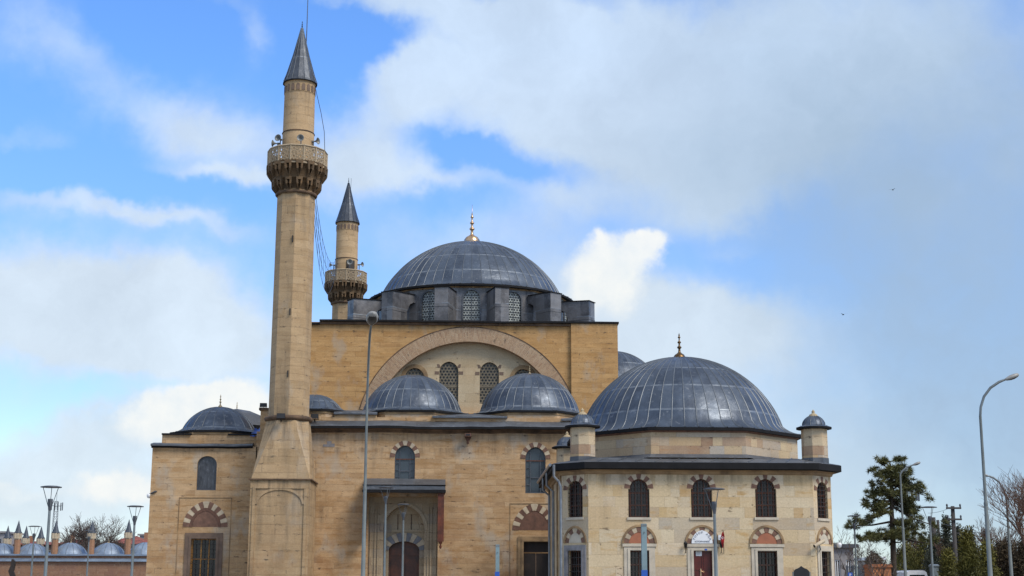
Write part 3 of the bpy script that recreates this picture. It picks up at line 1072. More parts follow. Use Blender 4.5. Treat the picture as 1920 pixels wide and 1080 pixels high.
groove(mosque, PX(336, 960, YF), PX(432.5, 960, YF), .3, PZ(934, YF, 385), mf, .035, 'tan_moulding')
groove(mosque, PX(957, 960, YF), PX(1060, 960, YF), .3, PZ(945, YF, 1000), mf, .035, 'tan_moulding')

# upper portico windows: quarry panes in bars
for A, nn in ((W1, 11), (W2, 11)):
    w = MB()
    grille(A, mf, .14, 1, 1, .05, w, frame=.05)
    H = A.zs + A.h - A.z0
    z = A.zs - .12
    w.prism([(A.cx - A.a, z), (A.cx + A.a, z), (A.cx + A.a, z + .05), (A.cx - A.a, z + .05)], .14, .2, 1, mf)
    for sx in (-1, 1):
        u = A.cx + sx * A.a * .5
        w.prism([(u - .02, A.z0), (u + .02, A.z0), (u + .02, A.top(u)), (u - .02, A.top(u))], .143, .2, 0, mf)
        for q in (.18, .36, .54):
            zz = A.z0 + q * H
            a0, a1 = sorted((u, A.cx + sx * A.a))
            w.prism([(a0, zz), (a1, zz), (a1, zz + .035), (a0, zz + .035)], .146, .2, 0, mf)
    zz = A.z0 + .33 * H
    w.prism([(A.cx - A.a * .5, zz), (A.cx + A.a * .5, zz), (A.cx + A.a * .5, zz + .05), (A.cx - A.a * .5, zz + .05)], .146, .2, 0, mf)
    wo = w.build('window', ['dark_steel', 'wood_frame'], mosque)
    pane(A, mf, .2, 'blue_glass', wo)
    v_ = MB()
    voussoirs(v_, A, .24, nn, mf, -.025, .05)
    v_.build('arch', ['red_stone', 'pale_voussoir'], wo)

# side door with lunette, mostly behind the library corner
mb = MB()
xm = (SD[0] + SD[1]) / 2
for x0, x1 in ((SD[0], xm - .02), (xm + .02, SD[1])):
    mb.prism([(x0, .05), (x1, .05), (x1, SD[2] - .55), (x0, SD[2] - .55)], .22, .3, 0, mf)
mb.prism([(SD[0], SD[2] - .5), (SD[1], SD[2] - .5), (SD[1], SD[2]), (SD[0], SD[2])], .26, .3, 0, mf)
mb.prism([(xm - .02, .05), (xm + .02, .05), (xm + .02, SD[2] - .6), (xm - .02, SD[2] - .6)], .2, .3, 1, mf)
do = mb.build('door', ['dark_wood', 'brown_frame_stone'], mosque)
stone_frame(do, SD[0], SD[1], SD[2], .02, .26, mf, 'tan_moulding', nm='door_frame')
lunette(mosque, L2, .34, 15, mf, ['dark_red_stone', 'pale_voussoir'], 'dark_red_stone')

# --- portal under its canopy
mp = lambda u, v, d: (u, YF + .35 + d, v)
nic = Arch(PX(757, 990, YF), .02, PZ(993, YF, 757), 38 * YF / FPX, PZ(947, YF, 757) - PZ(993, YF, 757))
mb = MB()
mb.panel([(px0, .02), (px1, .02), (px1, pzt), (px0, pzt)], [nic.poly(14)], mp, .55)
po = mb.build('portal', 'portal_stone', mosque)
mp2 = lambda u, v, d: (u, YF + .9 + d, v)
DA = Arch(PX(756, 1040, YF), .03, PZ(1031, YF, 757), 28.5 * YF / FPX, PZ(1014, YF, 757) - PZ(1031, YF, 757))
mb = MB()
mb.panel(nic.poly(14), [DA.poly()], mp2, .3)
pz_ = PZ(997, YF + .9, 757)
mb.prism([(nic.cx - nic.a, pz_), (nic.cx + nic.a, pz_), (nic.cx + nic.a, pz_ + .1), (nic.cx - nic.a, pz_ + .1)], -.06, 0.01, 0, mp2)
for q in (-.33, .33):
    u = nic.cx + q * nic.a
    mb.prism([(u - .02, pz_ + .1), (u + .02, pz_ + .1), (u + .02, pz_ + .85), (u - .02, pz_ + .85)], -.03, 0.01, 1, mp2)
mb.build('niche', ['portal_stone', 'dark_moulding'], po)
mb = MB()
voussoirs(mb, DA, .42, 11, mp2, -.05, .05)
mb.build('arch', ['grey_voussoir', 'pale_voussoir'], po)
mb = MB()
o, i_ = nic.curve(14, .16), nic.curve(14, .01)
for k in range(len(o) - 1):
    mb.prism([i_[k], o[k], o[k + 1], i_[k + 1]], -.07, .03, 0, mp)
for sx in (-1, 1):
    for q, ww in ((.93, .05), (.80, .04), (.72, .03)):
        u = (px0 + px1) / 2 + sx * q * (px1 - px0) / 2
        mb.prism([(u - ww, .02), (u + ww, .02), (u + ww, pzt - .5), (u - ww, pzt - .5)], -.06, .02, 0, mp)
mb.build('arch_moulding', 'portal_stone', po)
mb = MB()
pd = DA.poly()
mb.face([mp2(u, v, .25) for u, v in pd], [(u, v) for u, v in pd])
for sx in (-1, 1):
    for zz0, zz1 in ((.4, 1.5), (1.7, 3.0), (3.15, 3.9)):
        a0, a1 = sorted((DA.cx + sx * .10, DA.cx + sx * DA.a * .85))
        mb.prism([(a0, zz0), (a1, zz0), (a1, min(zz1, DA.top(a1 if sx > 0 else a0) - .1)), (a0, min(zz1, DA.top(a0 if sx < 0 else a1) - .1))], .21, .25, 0, mp2)
mb.prism([(DA.cx - .03, .03), (DA.cx + .03, .03), (DA.cx + .03, DA.top(DA.cx) - .02), (DA.cx - .03, DA.top(DA.cx) - .02)], .2, .25, 0, mp2)
mb.build('door', 'brown_door', po)
# canopy
YC = YF - 1.15
cx0, cx1 = PX(681, 915, YC), PX(834.5, 915, YC)
zc0, zc1 = PZ(922, YC, 757), PZ(911, YC, 757)
cn = MB()
cn.extrude_x([(YC, zc0), (YC, zc1), (YF + .0, zc1 + .42), (YF, zc0)][::-1], cx0, cx1, [2, 0, 0, 0], wob=.03)
cn.box(cx0 - .04, cx1 + .04, YC - .05, YC, zc0 - .04, zc0 + .10, 1)
cn.box(cx0 - .03, cx1 + .03, YC - .03, YC + .3, zc1 + .02, zc1 + .06, 1)
can = cn.build('canopy', ['flat_lead', 'eave_lead', 'red_wood'], mosque)
zs0 = PZ(1015, YC, 757)
for xx0, xx1 in ((cx0 + .02, cx0 + .16), (cx1 - .34, cx1 - .04)):
    sdp = MB()
    sdp.box(xx0, xx1, YC + .08, YC + .22, zs0, zc0 - .04)
    sdp.box((xx0 + xx1) / 2 - .03, (xx0 + xx1) / 2 + .03, YC + .221, YF - .01, zs0 + .15, zc0 - .041)
    sdp.lathe((xx0 + xx1) / 2, YC + .15, [(.02, zs0 - .35), (.07, zs0 - .25), (.03, zs0 - .15), (.09, zs0 - .05), (.09, zs0)], 8)
    sdp.build('side_screen', 'red_wood', can)
# water spout
mb = MB()
sx_, sz_ = P(877.5, 818, YF)
mb.box(sx_ - .16, sx_ + .16, YF - .55, YF + .02, sz_ - .06, sz_ + .1)
mb.box(sx_ - .10, sx_ + .10, YF - .56, YF - .55, sz_ - .02, sz_ + .06, 1)
mb.lathe(sx_, YF - .12, [(.02, sz_ - .40), (.07, sz_ - .36), (.05, sz_ - .28), (.16, sz_ - .07)], 8)
mb.build('water_spout', ['dark_red_stone', 'black_metal'], mosque)
# grey repair patch
mb = MB()
x, z = P(617, 834, YF)
mb.prism([(x - .3, z - .1), (x + .28, z - .1), (x + .28, z + .06), (x + .12, z + .06), (x + .12, z + .18), (x - .1, z + .18), (x - .1, z + .02), (x - .3, z + .02)], -.02, .02, 0, mf)
mb.build('repair_patch', 'grey_frame_stone', mosque)

# --- prayer hall
zt = PZ(606, YH, 880)
hx0, hx1 = PX(548, 650, YH), PX(1156, 650, YH)
ax = PX(879, 700, YH)
ro, ri = 210 * YH / FPX, 183 * YH / FPX
azc = PZ(614, YH, 879) - ro
zb0 = PZ(800, YH, 880)
hm = front(YH)
arc = []
a0 = math.asin(max(-1, (PZ(775, YH, 880) - azc) / ri))
for k in range(41):
    t = a0 + (pi - 2 * a0) * k / 40
    arc.append((ax + ri * cos(t), azc + ri * sin(t)))
mb = MB()
mb.panel([(hx0, zb0), (hx1, zb0), (hx1, zt), (hx0, zt)], [arc], hm, .55)
YHB = YH + 18
mb.face([(hx1, YH, 0), (hx1, YHB, 0), (hx1, YHB, zt), (hx1, YH, zt)])
mb.face([(hx0, YH, 0), (hx0, YH, zt), (hx0, YHB, zt), (hx0, YHB, 0)])
mb.face([(hx0, YHB, 0), (hx0, YHB, zt), (hx1, YHB, zt), (hx1, YHB, 0)])
# right pier
pxr = PX(1071, 650, YH - .2)
mb.box(pxr, hx1 + .05, YH - .2, YH - .001, zb0, zt - .01, sides='xXyZ')
mb.build('wall', 'hall_ashlar', mosque)
tm = front(YH + .5)
TW = [arch_px(841.5, 36, 678, 697, 757, YH + .5), arch_px(917.5, 36, 679, 698, 757, YH + .5), arch_px(777, 36, 690, 708, 760, YH + .5), arch_px(981, 36, 692, 710, 760, YH + .5)]
mb = MB()
arc2 = [(ax + (ri + .05) * cos(a0 + (pi - 2 * a0) * k / 40), azc + (ri + .05) * sin(a0 + (pi - 2 * a0) * k / 40)) for k in range(41)]
mb.panel(arc2, [A.poly() for A in TW], tm, .3)
ty = mb.build('tympanum', 'pale_plaster', mosque)
for i, A in enumerate(TW):
    lt = hexlattice(A, tm, .12, .19)
    zz = A.z0 + (A.zs + A.h - A.z0) * .40
    if i < 2: lt.prism([(A.cx - A.a, zz), (A.cx + A.a, zz), (A.cx + A.a, zz + .09), (A.cx - A.a, zz + .09)], .10, .2, 0, tm)
    lo = lt.build('window', 'lattice_plaster', mosque)
    pane(A, tm, .2, 'smoked_glass', lo)
    rim = MB()
    if i < 2:
        for sx in (-1, 1):
            u = A.cx + sx * (A.a + .14)
            rim = MB()
            rim.prism([(u - .12, A.zs - .16), (u + .12, A.zs - .16), (u + .12, A.zs + .02), (u - .12, A.zs + .02)], -.01, .03, 0, tm)
            rim.build('arch_stone', 'brown_frame_stone', lo)
            rim = MB()
            u = A.cx + sx * (A.a + .0)
            rim.prism([(u - .10, A.zs + .22), (u + .10, A.zs + .22), (u + .06 + sx * .08, A.zs + .42), (u - .06 + sx * .08, A.zs + .42)], -.012, .03, 0, tm)
            rim.build('arch_stone', 'brown_frame_stone', lo)
    else:
        voussoirs(rim, A, .22, 9, tm, -.015, .03, mis=(0, 0))
        rim.build('arch', 'tan_moulding', lo)
# brick relieving arch
mb = MB()
for k in range(60):
    t0 = a0 + (pi - 2 * a0) * k / 60
    t1 = a0 + (pi - 2 * a0) * (k + 1) / 60
    q = [(ax + r * cos(t), azc + r * sin(t)) for r, t in ((ri - .01, t0), (ro, t0), (ro, t1), (ri - .01, t1))]
    uv = [(r, t * ro) for r, t in ((ri, t0), (ro, t0), (ro, t1), (ri, t1))]
    mb.face([hm(u, v, -.04) for u, v in q], uv)
    mb.face([hm(*q[1], -.04), hm(*q[1], 0.01), hm(*q[2], 0.01), hm(*q[2], -.04)], [(0, t0 * ro), (.1, t0 * ro), (.1, t1 * ro), (0, t1 * ro)])
    mb.face([hm(*q[3], -.04), hm(*q[3], .5), hm(*q[0], .5), hm(*q[0], -.04)], [(0, t1 * ro), (.5, t1 * ro), (.5, t0 * ro), (0, t0 * ro)])
    e = [(ax + r * cos(t), azc + r * sin(t)) for r, t in ((ro, t0), (ro + .05, t0), (ro + .05, t1), (ro, t1))]
    mb.prism(e, -.055, .01, 1, hm)
mb.build('arch', ['thin_brick', 'dark_moulding'], mosque)
# roof coping and deck
mb = MB()
mb.extrude_x([(YH - .28, zt), (YH - .28, zt + .10), (YH + .4, zt + .12), (YH + .4, zt)][::-1], PX(600, 602, YH), hx1 + .12, [1, 1, 1, 1], wob=.03)
mb.box(PX(600, 602, YH), hx1 + .06, YH - .14, YH + .4, zt - .14, zt - .001, 2)
mb.box(hx0 - .1, PX(600, 602, YH) - .01, YH - .12, YH + .4, zt - .16, zt - .05, 1)
mb.face([(hx0, YH + .4, zt + .05), (hx1, YH + .4, zt + .05), (hx1, YHB, zt + .05), (hx0, YHB, zt + .05)])
mb.build('roof', ['flat_lead', 'eave_lead', 'dark_moulding'], mosque)

# --- drum, buttresses and great dome
DCX, DCY = PX(884, 540, 88), 88.0
RD = 6.05
zd0 = zt + .05
zd1 = PZ(534, DCY - RD - .1, 884)
dr = MB()
wins = []
for k in range(15):
    a = -pi / 2 + k * 2 * pi / 15
    rad, tan = V((cos(a), sin(a), 0)), V((-sin(a), cos(a), 0))
    hwid = RD * math.tan(pi / 15)
    c0 = V((DCX, DCY, 0))
    m = (lambda rad, tan: lambda u, v, d: tuple(c0 + rad * (RD - d) + tan * u + V((0, 0, v))))(rad, tan)
    A = Arch(0, PZ(600, DCY - RD, 884), PZ(559, DCY - RD, 884), .47, .47)
    dr.panel([(-hwid, zd0), (hwid, zd0), (hwid, zd1), (-hwid, zd1)], [A.poly()], m, .2, mi=0)
    wins.append((k, A, m))
dr.lathe(DCX, DCY, [(RD / cos(pi / 15) + .03, zd1 - .16), (RD / cos(pi / 15) + .10, zd1 - .02), (RD / cos(pi / 15) + .10, zd1 + .03)], 15, rot=-pi / 2 + pi / 15, sm=False, mi=1)
drum = dr.build('drum', ['drum_lead', 'tan_moulding'], mosque)
for k, A, m in wins:
    if k in (0, 1, 2, 3, 12, 13, 14):
        lt = hexlattice(A, m, .08, .17)
        lt2 = grille(A, m, .05, 2, 6, .022)
        lo = lt.build('window', 'drum_lattice', mosque)
        lt2.build('glazing_bar', 'dark_steel', lo)
        pane(A, m, .16, 'frosted_glass', lo)
        rim = MB()
        o, i_ = A.curve(12, .09), A.curve(12, 0)
        for q in range(len(o) - 1):
            rim.prism([i_[q], o[q], o[q + 1], i_[q + 1]], -.04, .03, 0, m)
        for sx in (-1, 1):
            rim.prism([(sx * .47 - (.09 if sx < 0 else 0), A.z0), (sx * .47 + (.09 if sx > 0 else 0), A.z0), (sx * .47 + (.09 if sx > 0 else 0), A.zs), (sx * .47 - (.09 if sx < 0 else 0), A.zs)], -.04, .03, 0, m)
        rim.build('window_frame', 'flat_lead', lo)
    else:
        pane(A, m, .16, 'frosted_glass', mosque, 'window')
zbt = PZ(539, DCY - 8.1, 884)
for deg in (12, 36, 60, 120, 144, 168, -12, -36, -60, -120, -144, -168):
    a = -pi / 2 + RAD(deg)
    rad, tan = V((cos(a), sin(a), 0)), V((-sin(a), cos(a), 0))
    tip = 8.25
    w = .40
    H = zbt - zd0
    pr = [(5.9, zd0), (tip, zd0), (tip, zbt), (5.9, zbt + .12)]
    if abs(deg) > 20:
        pr = [(6.95, zd0), (tip, zd0), (tip, zbt), (5.9, zbt + .12), (5.9, zd0 + H * .80), (6.3, zd0 + H * .84), (6.65, zd0 + H * .76), (6.9, zd0 + H * .55)]
    mm = lambda u, v, d: tuple(c0 + rad * u + tan * d + V((0, 0, v)))
    mb = MB()
    mb.prism(pr, w, -w, 0, lambda u, v, d: mm(u, v, -d), back=True)
    # cap and lap joint
    mb.prism([(6.2, zbt + .10), (tip + .05, zbt + .005), (tip + .05, zbt + .05), (6.2, zbt + .15)], w + .05, -w - .05, 1, lambda u, v, d: mm(u, v, -d), back=True)
    zz = zd0 + H * .5
    mb.prism([(7.0, zz), (tip + .02, zz), (tip + .02, zz + .04), (7.0, zz + .04)], w + .02, -w - .02, 0, lambda u, v, d: mm(u, v, -d), back=True)
    mb.build('buttress', ['drum_lead', 'eave_lead'], mosque)
zap = PZ(457.5, DCY, 884)
zsp = zd1 + .28
gd = dome(mosque, DCX, DCY, zsp, 5.66, zap - zsp, zd1 + .04, lambda th: 6.42, 60, 1.5, K=22, seam=.04, lip=.12)
finial(gd, DCX, DCY, zap + .06, 1.0, 'gilt', bulb=1.05)
# far dome right of the hall
mb = MB()
fcx, fcy = PX(1150, 700, 96), 96
zf = PZ(725, 96, 1150)
dome(mosque, fcx, fcy, zf, 3.1, PZ(660, 96, 1150) - zf, zf - .2, lambda th: 3.4, 40, 1.3)
mb.lathe(fcx, fcy, [(3.3, 0), (3.3, zf - .2)], 16, sm=False)
mb.build('drum', 'hall_ashlar', mosque)
# chimney-like pillar left of the minaret
mb = MB()
x0, x1 = PX(488, 790, YF + .4), PX(503, 790, YF + .4)
mb.box(x0, x1, YF + .4, YF + .8, ZL, PZ(769, YF + .4, 490))
mb.box(x0 - .08, x1 + .08, YF + .32, YF + .88, PZ(769, YF + .4, 490) + .001, PZ(765, YF + .4, 490), 1)
mb.build('pillar', ['tan_ashlar', 'dark_moulding'], mosque)
# tarpaulin
mb = MB()
rows, uvs = [], []
rnd = random.Random(3)
for j in range(7):
    r, q = [], []
    for i in range(9):
        u = i / 8; vv = j / 6
        x, z = P(468 + 28 * u + (1 - vv) * 4, 797 + 20 * vv + 3 * sin(u * 9) * (1 - vv), YF)
        r.append((x, YF + 1.2 - 1.1 * vv + .08 * rnd.uniform(-1, 1), z + .05 * rnd.uniform(-1, 1)))
        q.append((u, vv))
    rows.append(r); uvs.append(q)
mb.grid(rows, uvs, sm=True, flip=True)
i0 = len(mb.f)
tp = mb.build('tarpaulin', 'tarpaulin', None, origin=(PX(482, 806, YF), YF + .6, PZ(806, YF, 482)))
tag(tp, 'crumpled blue plastic tarpaulin on the roof between the small dome and the near minaret', 'tarpaulin')

# ------------------------------------------------------------------ minarets
YM = 70.45
MX, _ = P(541, 790, YM)


def mz(y, px=545): return PZ(y, YM, px)


def rpx(w): return w / 2 * YM / FPX * 1.015


min1 = thing('minaret', 'taller nearer minaret rising from a square panelled base against the front of the mosque', 'minaret', (MX, YM, 0), 'minarets of the mosque')
hw = 55 * 69 / FPX
BX = MX - .11
zp = mz(904)
mb = MB()
mb.box(BX - hw, BX + hw, YM - hw, YM + hw, 0, zp, sides='xXyY')
fm = front(YM - hw)
# raised frame and two blind arches
z9 = PZ(916, YM - hw, 525)
for u0, u1 in ((-hw + .12, -hw + .26), (hw - .26, hw - .12)):
    mb.prism([(BX + u0, .4), (BX + u1, .4), (BX + u1, z9), (BX + u0, z9)], -.06, .01, 0, fm)
mb.prism([(BX - hw + .12, z9), (BX + hw - .12, z9), (BX + hw - .12, z9 + .08), (BX - hw + .12, z9 + .08)], -.06, .01, 0, fm)
A = Arch(BX, 0, PZ(945, YM - hw, 525), hw - .30, .72)
o, i_ = A.curve(10, .06), A.curve(10, -.06)
for k in range(20):
    mb.prism([i_[k], o[k], o[k + 1], i_[k + 1]], -.05, .01, 0, fm)
mb.build('base', 'minaret_ashlar', min1)
mb = MB()
rt = rpx(77)
mb.extrude_x([(-hw - .09, zp), (-hw - .09, zp + .06), (hw + .09, zp + .06), (hw + .09, zp)][::-1], -hw - .09, hw + .09)
mb.xform(Matrix.Translation((BX, YM, 0)))
mb.lathe(MX, YM, [(rt + .02, mz(792)), (rt + .13, mz(790)), (rt + .17, mz(786.5)), (rt + .11, mz(783)), (rt + .0, mz(782))], 24)
mb.lathe(MX, YM, [(rpx(75), mz(370)), (rpx(78), mz(369)), (rpx(80), mz(367)), (rpx(78), mz(365)), (rpx(72), mz(364))], 24)
mb.build('string_course', 'dark_moulding', min1)
# transition: square to octagon
zq = mz(792)
mb = MB()
ot = [V((MX + rt / cos(pi / 8) * cos(pi / 8 + k * pi / 4), YM + rt / cos(pi / 8) * sin(pi / 8 + k * pi / 4), zq)) for k in range(8)]
cs = [V((BX + sx * (hw - .02), YM + sy * (hw - .02), zp + .06)) for sx, sy in ((1, 1), (-1, 1), (-1, -1), (1, -1))]
for k in range(4):
    a, b_ = cs[k], cs[(k + 1) % 4]
    mb.face([a, b_, ot[(2 * k + 2) % 8], ot[2 * k + 1]])
    mb.face([a, ot[2 * k + 1], ot[2 * k]])
mb.build('transition', 'minaret_ashlar', min1)
mb = MB()
n12 = 8
cr = 1.0
mb.lathe(MX, YM, [(rpx(75) * cr * .99, zq), (rpx(73.5) * cr * .99, mz(575)), (rpx(72) * cr * .99, mz(367))], n12, rot=.1, sm=False)
mb.lathe(MX, YM, [(rpx(72), mz(367)), (rpx(71), mz(348))], 24)
for k in range(4):   # slit windows
    a = -pi / 2 + (.12 if k % 2 else .04)
    y = (450, 585, 700, 520)[k]
    r = rpx(73) * 1.0
    if k < 3:
        mb.box(MX - .02 + .0, MX + .03, YM - r * 1.03, YM - r * .9, mz(y + 12), mz(y), 1)
mb.build('shaft', ['minaret_ashlar', 'black_metal'], min1)
# muqarnas corbelling
mb = MB()
tiers = [(354, 330, 37, 46, 14), (329, 302, 48.5, 56.5, 16)]
for y0, y1, r0, r1, nn in tiers:
    z0, z1 = PZ(y0, YM - 1.2, 553), PZ(y1, YM - 1.35, 553)
    ra, rb = rpx(2 * r0), rpx(2 * r1)
    mb.lathe(MX, YM, [(ra * .92, z0 - .06), (ra * .95, z0 + .02), (rb * .90, z1), (rb * 1.0, z1), (rb * 1.0, z1 + .06)], 28)
    for k in range(nn):
        a = 2 * pi * (k + (.5 if nn == 16 else 0)) / nn
        rad, tan = V((cos(a), sin(a), 0)), V((-sin(a), cos(a), 0))
        w = pi * rb / nn * .62
        c = V((MX, YM, 0))
        top_ = [c + rad * (rb + .04) + tan * s_ * w + V((0, 0, z1 + .03)) for s_ in (-1, 1)]
        mid = [c + rad * (rb + .02) + tan * s_ * w * .8 + V((0, 0, z0 + (z1 - z0) * .45)) for s_ in (-1, 1)]
        bot = c + rad * (ra + .0) + V((0, 0, z0 - .05))
        tin = [c + rad * (ra * .9) + tan * s_ * w + V((0, 0, z1 + .03)) for s_ in (-1, 1)]
        # two jambs with a hollow between, closing to a pendant
        for s_ in (0, 1):
            sg = (-1, 1)[s_]
            inn = [c + rad * (rb + .04) + tan * sg * w * .45 + V((0, 0, z1 - (z1 - z0) * .18)), c + rad * (rb + .02) + tan * sg * w * .35 + V((0, 0, z0 + (z1 - z0) * .45))]
            mb.face([top_[s_], inn[0], inn[1], mid[s_]] if sg > 0 else [top_[s_], mid[s_], inn[1], inn[0]])
            mb.face([mid[s_], inn[1], bot] if sg > 0 else [mid[s_], bot, inn[1]])
            mb.face([top_[s_], mid[s_], tin[s_]])
            mb.face([mid[s_], bot, tin[s_]])
            hol = c + rad * (rb * .88) + V((0, 0, z0 + (z1 - z0) * .6))
            mb.face([inn[0], inn[1], hol])
        tt = [c + rad * (rb + .04) + tan * sg * w * .45 + V((0, 0, z1 - (z1 - z0) * .18)) for sg in (-1, 1)]
        mb.face([top_[0], tt[0], tt[1], top_[1]])
mb.build('muqarnas', 'weathered_stone', min1)
# balcony slab and pierced railing
mb = MB()
rb = rpx(108)
z0, z1 = PZ(304, YM - rb, 555), PZ(275, YM - rb, 555)
NB = 14
crb = 1 / cos(pi / NB)
mb.lathe(MX, YM, [(rpx(60), z0 - .05), (rb * crb + .02, z0 - .01), (rb * crb + .03, z0 + .07), (rb * crb - .02, z0 + .12), (rpx(60), z0 + .12)], NB, rot=.1, sm=False)
mb.build('balcony', 'balcony_stone', min1)
mb = MB()
for k in range(NB):
    a, b2 = .1 + 2 * pi * k / NB, .1 + 2 * pi * (k + 1) / NB
    pa, pb = V((MX + rb * crb * cos(a), YM + rb * crb * sin(a), 0)), V((MX + rb * crb * cos(b2), YM + rb * crb * sin(b2), 0))

    def q(u, v): return pa.lerp(pb, u) + V((0, 0, z0 + .12 + (z1 - z0 - .05) * v))
    mb.tube([q(0, 1.03), q(1, 1.03)], .06, 4, sm=False)
    mb.tube([q(0, 0), q(0, 1)], .05, 4, sm=False)
    for u in (.0, .5):
        for v in (0, .5):
            cu, cv = u + .25, v + .25
            pts = [(cu + .25 * cos(t), cv + .25 * sin(t)) for t in [pi / 4 * j for j in range(8)]]
            for j in range(8):
                mb.bar(q(*pts[j]), q(*pts[(j + 3) % 8]), .022)
    mb.bar(q(.5, 0), q(.5, 1), .02)
    mb.bar(q(0, .5), q(1, .5), .02)
mb.build('railing', 'balcony_stone', min1)
# upper shaft
mb = MB()
mb.lathe(MX, YM, [(rpx(60.5), z0), (rpx(60.5), mz(252)), (rpx(59.5), mz(251)), (rpx(58.5), mz(158))], 32)
mb.lathe(MX, YM, [(rpx(61), mz(253)), (rpx(63), mz(252)), (rpx(61), mz(250.5))], 32, mi=1)
mb.lathe(MX, YM, [(rpx(58.5), mz(179)), (rpx(60.5), mz(178.5)), (rpx(58.5), mz(177.5))], 32, mi=0)
mb.lathe(MX, YM, [(rpx(58.5), mz(160)), (rpx(61), mz(159)), (rpx(62), mz(156))], 32, mi=0)
for k in range(18):  # blind arcade
    a = 2 * pi * (k + .5) / 18
    rad, tan = V((cos(a), sin(a), 0)), V((-sin(a), cos(a), 0))
    m = lambda u, v, d: tuple(V((MX, YM, 0)) + rad * (rpx(59.2) + .012 - d) + tan * u + V((0, 0, v)))
    Aq = Arch(0, mz(177), mz(168), .085, .10)
    mb.prism(Aq.poly(5), 0, .05, 2, m)
us = mb.build('upper_shaft', ['minaret_ashlar', 'dark_moulding', 'brown_frame_stone'], min1)
dm = MB()
a = pi / 2 + .25
rad, tan = V((cos(a), sin(a), 0)), V((-sin(a), cos(a), 0))
dm.prism([(-.30, z0 + .1), (.30, z0 + .1), (.30, mz(258)), (-.30, mz(258))], -.03, .2, 0, lambda u, v, d: tuple(V((MX, YM, 0)) + rad * (rpx(60) - d) + tan * u + V((0, 0, v))))
dm.build('door', 'dark_wood', min1)
# cone
mb = MB()
zk, zt2 = mz(157), mz(53, 564)
nK = 16
mb.lathe(MX, YM, [(rpx(66), zk - .05), (rpx(66), zk), (rpx(61), zk + .12), (rpx(55), zk + .4), (rpx(31), zk + (zt2 - zk) * .5), (rpx(4), zt2)], nK, sm=False, uper=nK, vper=.7)
for k in range(nK):
    a = 2 * pi * k / nK
    e = V((cos(a), sin(a), 0))
    mb.tube([V((MX, YM, zk + .02)) + e * rpx(66), V((MX, YM, zk + .4)) + e * rpx(55.5), V((MX, YM, zk + (zt2 - zk) * .5)) + e * rpx(31.5), V((MX, YM, zt2)) + e * rpx(4)], .016, 4, mi=1)
mb.lathe(MX, YM, [(rpx(50), zk - .06), (rpx(66.5), zk - .06), (rpx(66.5), zk - .01)], nK, sm=False, mi=2)
cone = mb.build('cone_roof', ['cone_lead', 'seam_lead', 'eave_lead'], min1)
finial(cone, MX, YM, zt2 - .12, .26, 'black_metal', spike=False, bulb=.5)
mb = MB()
xx = PX(572, 40, YM) - PX(563, 40, YM)
mb.tube([(MX + xx - .02, YM, zt2 - 1.4), (MX + xx, YM, zt2 - .2), (MX + xx, YM, zt2 + 2.6)], [.03, .025, .018], 6)
mb.build('lightning_rod', 'dark_steel', cone)
mb = MB()
pts = [(MX + xx - .02, YM, zt2 - 1.3)]
for py, px in ((158, 590), (180, 595), (215, 603), (250, 609), (285, 610)):
    x, z = P(px, py, YM)
    pts.append((x - P(563, 100, YM)[0] + MX if False else x, YM - .3 if py > 170 else YM, z))
mb.tube(pts, .014, 4)
mb.build('cable', 'black_metal', min1)

# second minaret: same build, farther back
YM2 = 101.0
tipx, tipz = P(652.5, 343, YM2)
basex = PX(645, 560, YM2)
min2 = copy_tree(min1)
min2['label'] = 'shorter looking far minaret rising behind the prayer hall roof, left of the great dome'
min2.location = (PX(649.5, 500, YM2), YM2, tipz - zt2)
min2.rotation_euler.z = RAD(192)
for ch in [x for x in bpy.data.objects if x.parent == min2]:
    if ch.name.startswith('cable'): bpy.data.objects.remove(ch)
    elif ch.name.startswith('cone_roof'):
        for q in [x for x in bpy.data.objects if x.parent == ch and x.name.startswith('lightning_rod')]:
            bpy.data.objects.remove(q)
        m_ = MB()
        m_.tube([(.16, 0, zt2 - .7), (.18, 0, zt2 + .35)], .012, 5)
        m_.xform(Matrix.Rotation(RAD(-192), 4, 'Z'))
        ROOTS[ch.name] = V((0, 0, 0))
        m_.build('lightning_rod', 'dark_steel', ch, origin=(0, 0, 0))
M2X = min2.location.x


# loudspeakers
def loudspeaker(pos, az, el=0.0, label='', s=.74):
    t = thing('loudspeaker', label, 'loudspeaker', pos, 'horn loudspeakers on the minaret balconies')
    d = V((sin(az) * cos(el), cos(az) * cos(el), sin(el)))
    rot = d.to_track_quat('Z', 'Y').to_matrix().to_4x4()
    m_ = MB()
    m_.lathe(0, 0, [(0.0, -.30), (.07, -.30), (.075, -.12), (.04, -.10), (.05, 0), (.09, .10), (.16, .18), (.235, .22), (.245, .23), (.225, .225), (.14, .16), (.04, .02), (0, .02)], 14)
    m_.xform(Matrix.Scale(s, 4))
    m_.xform(rot)
    m_.xform(Matrix.Translation(pos))
    m_.build('horn', 'horn_grey', t)
    m_ = MB()
    p = V(pos)
    m_.tube([p - d * .15 * s, p - d * .15 * s - V((0, 0, .45))], .03, 6)
    m_.build('bracket', 'dark_steel', t)
    return t


def lsp(px, py, Y): x, z = P(px, py, Y); return (x, Y, z)


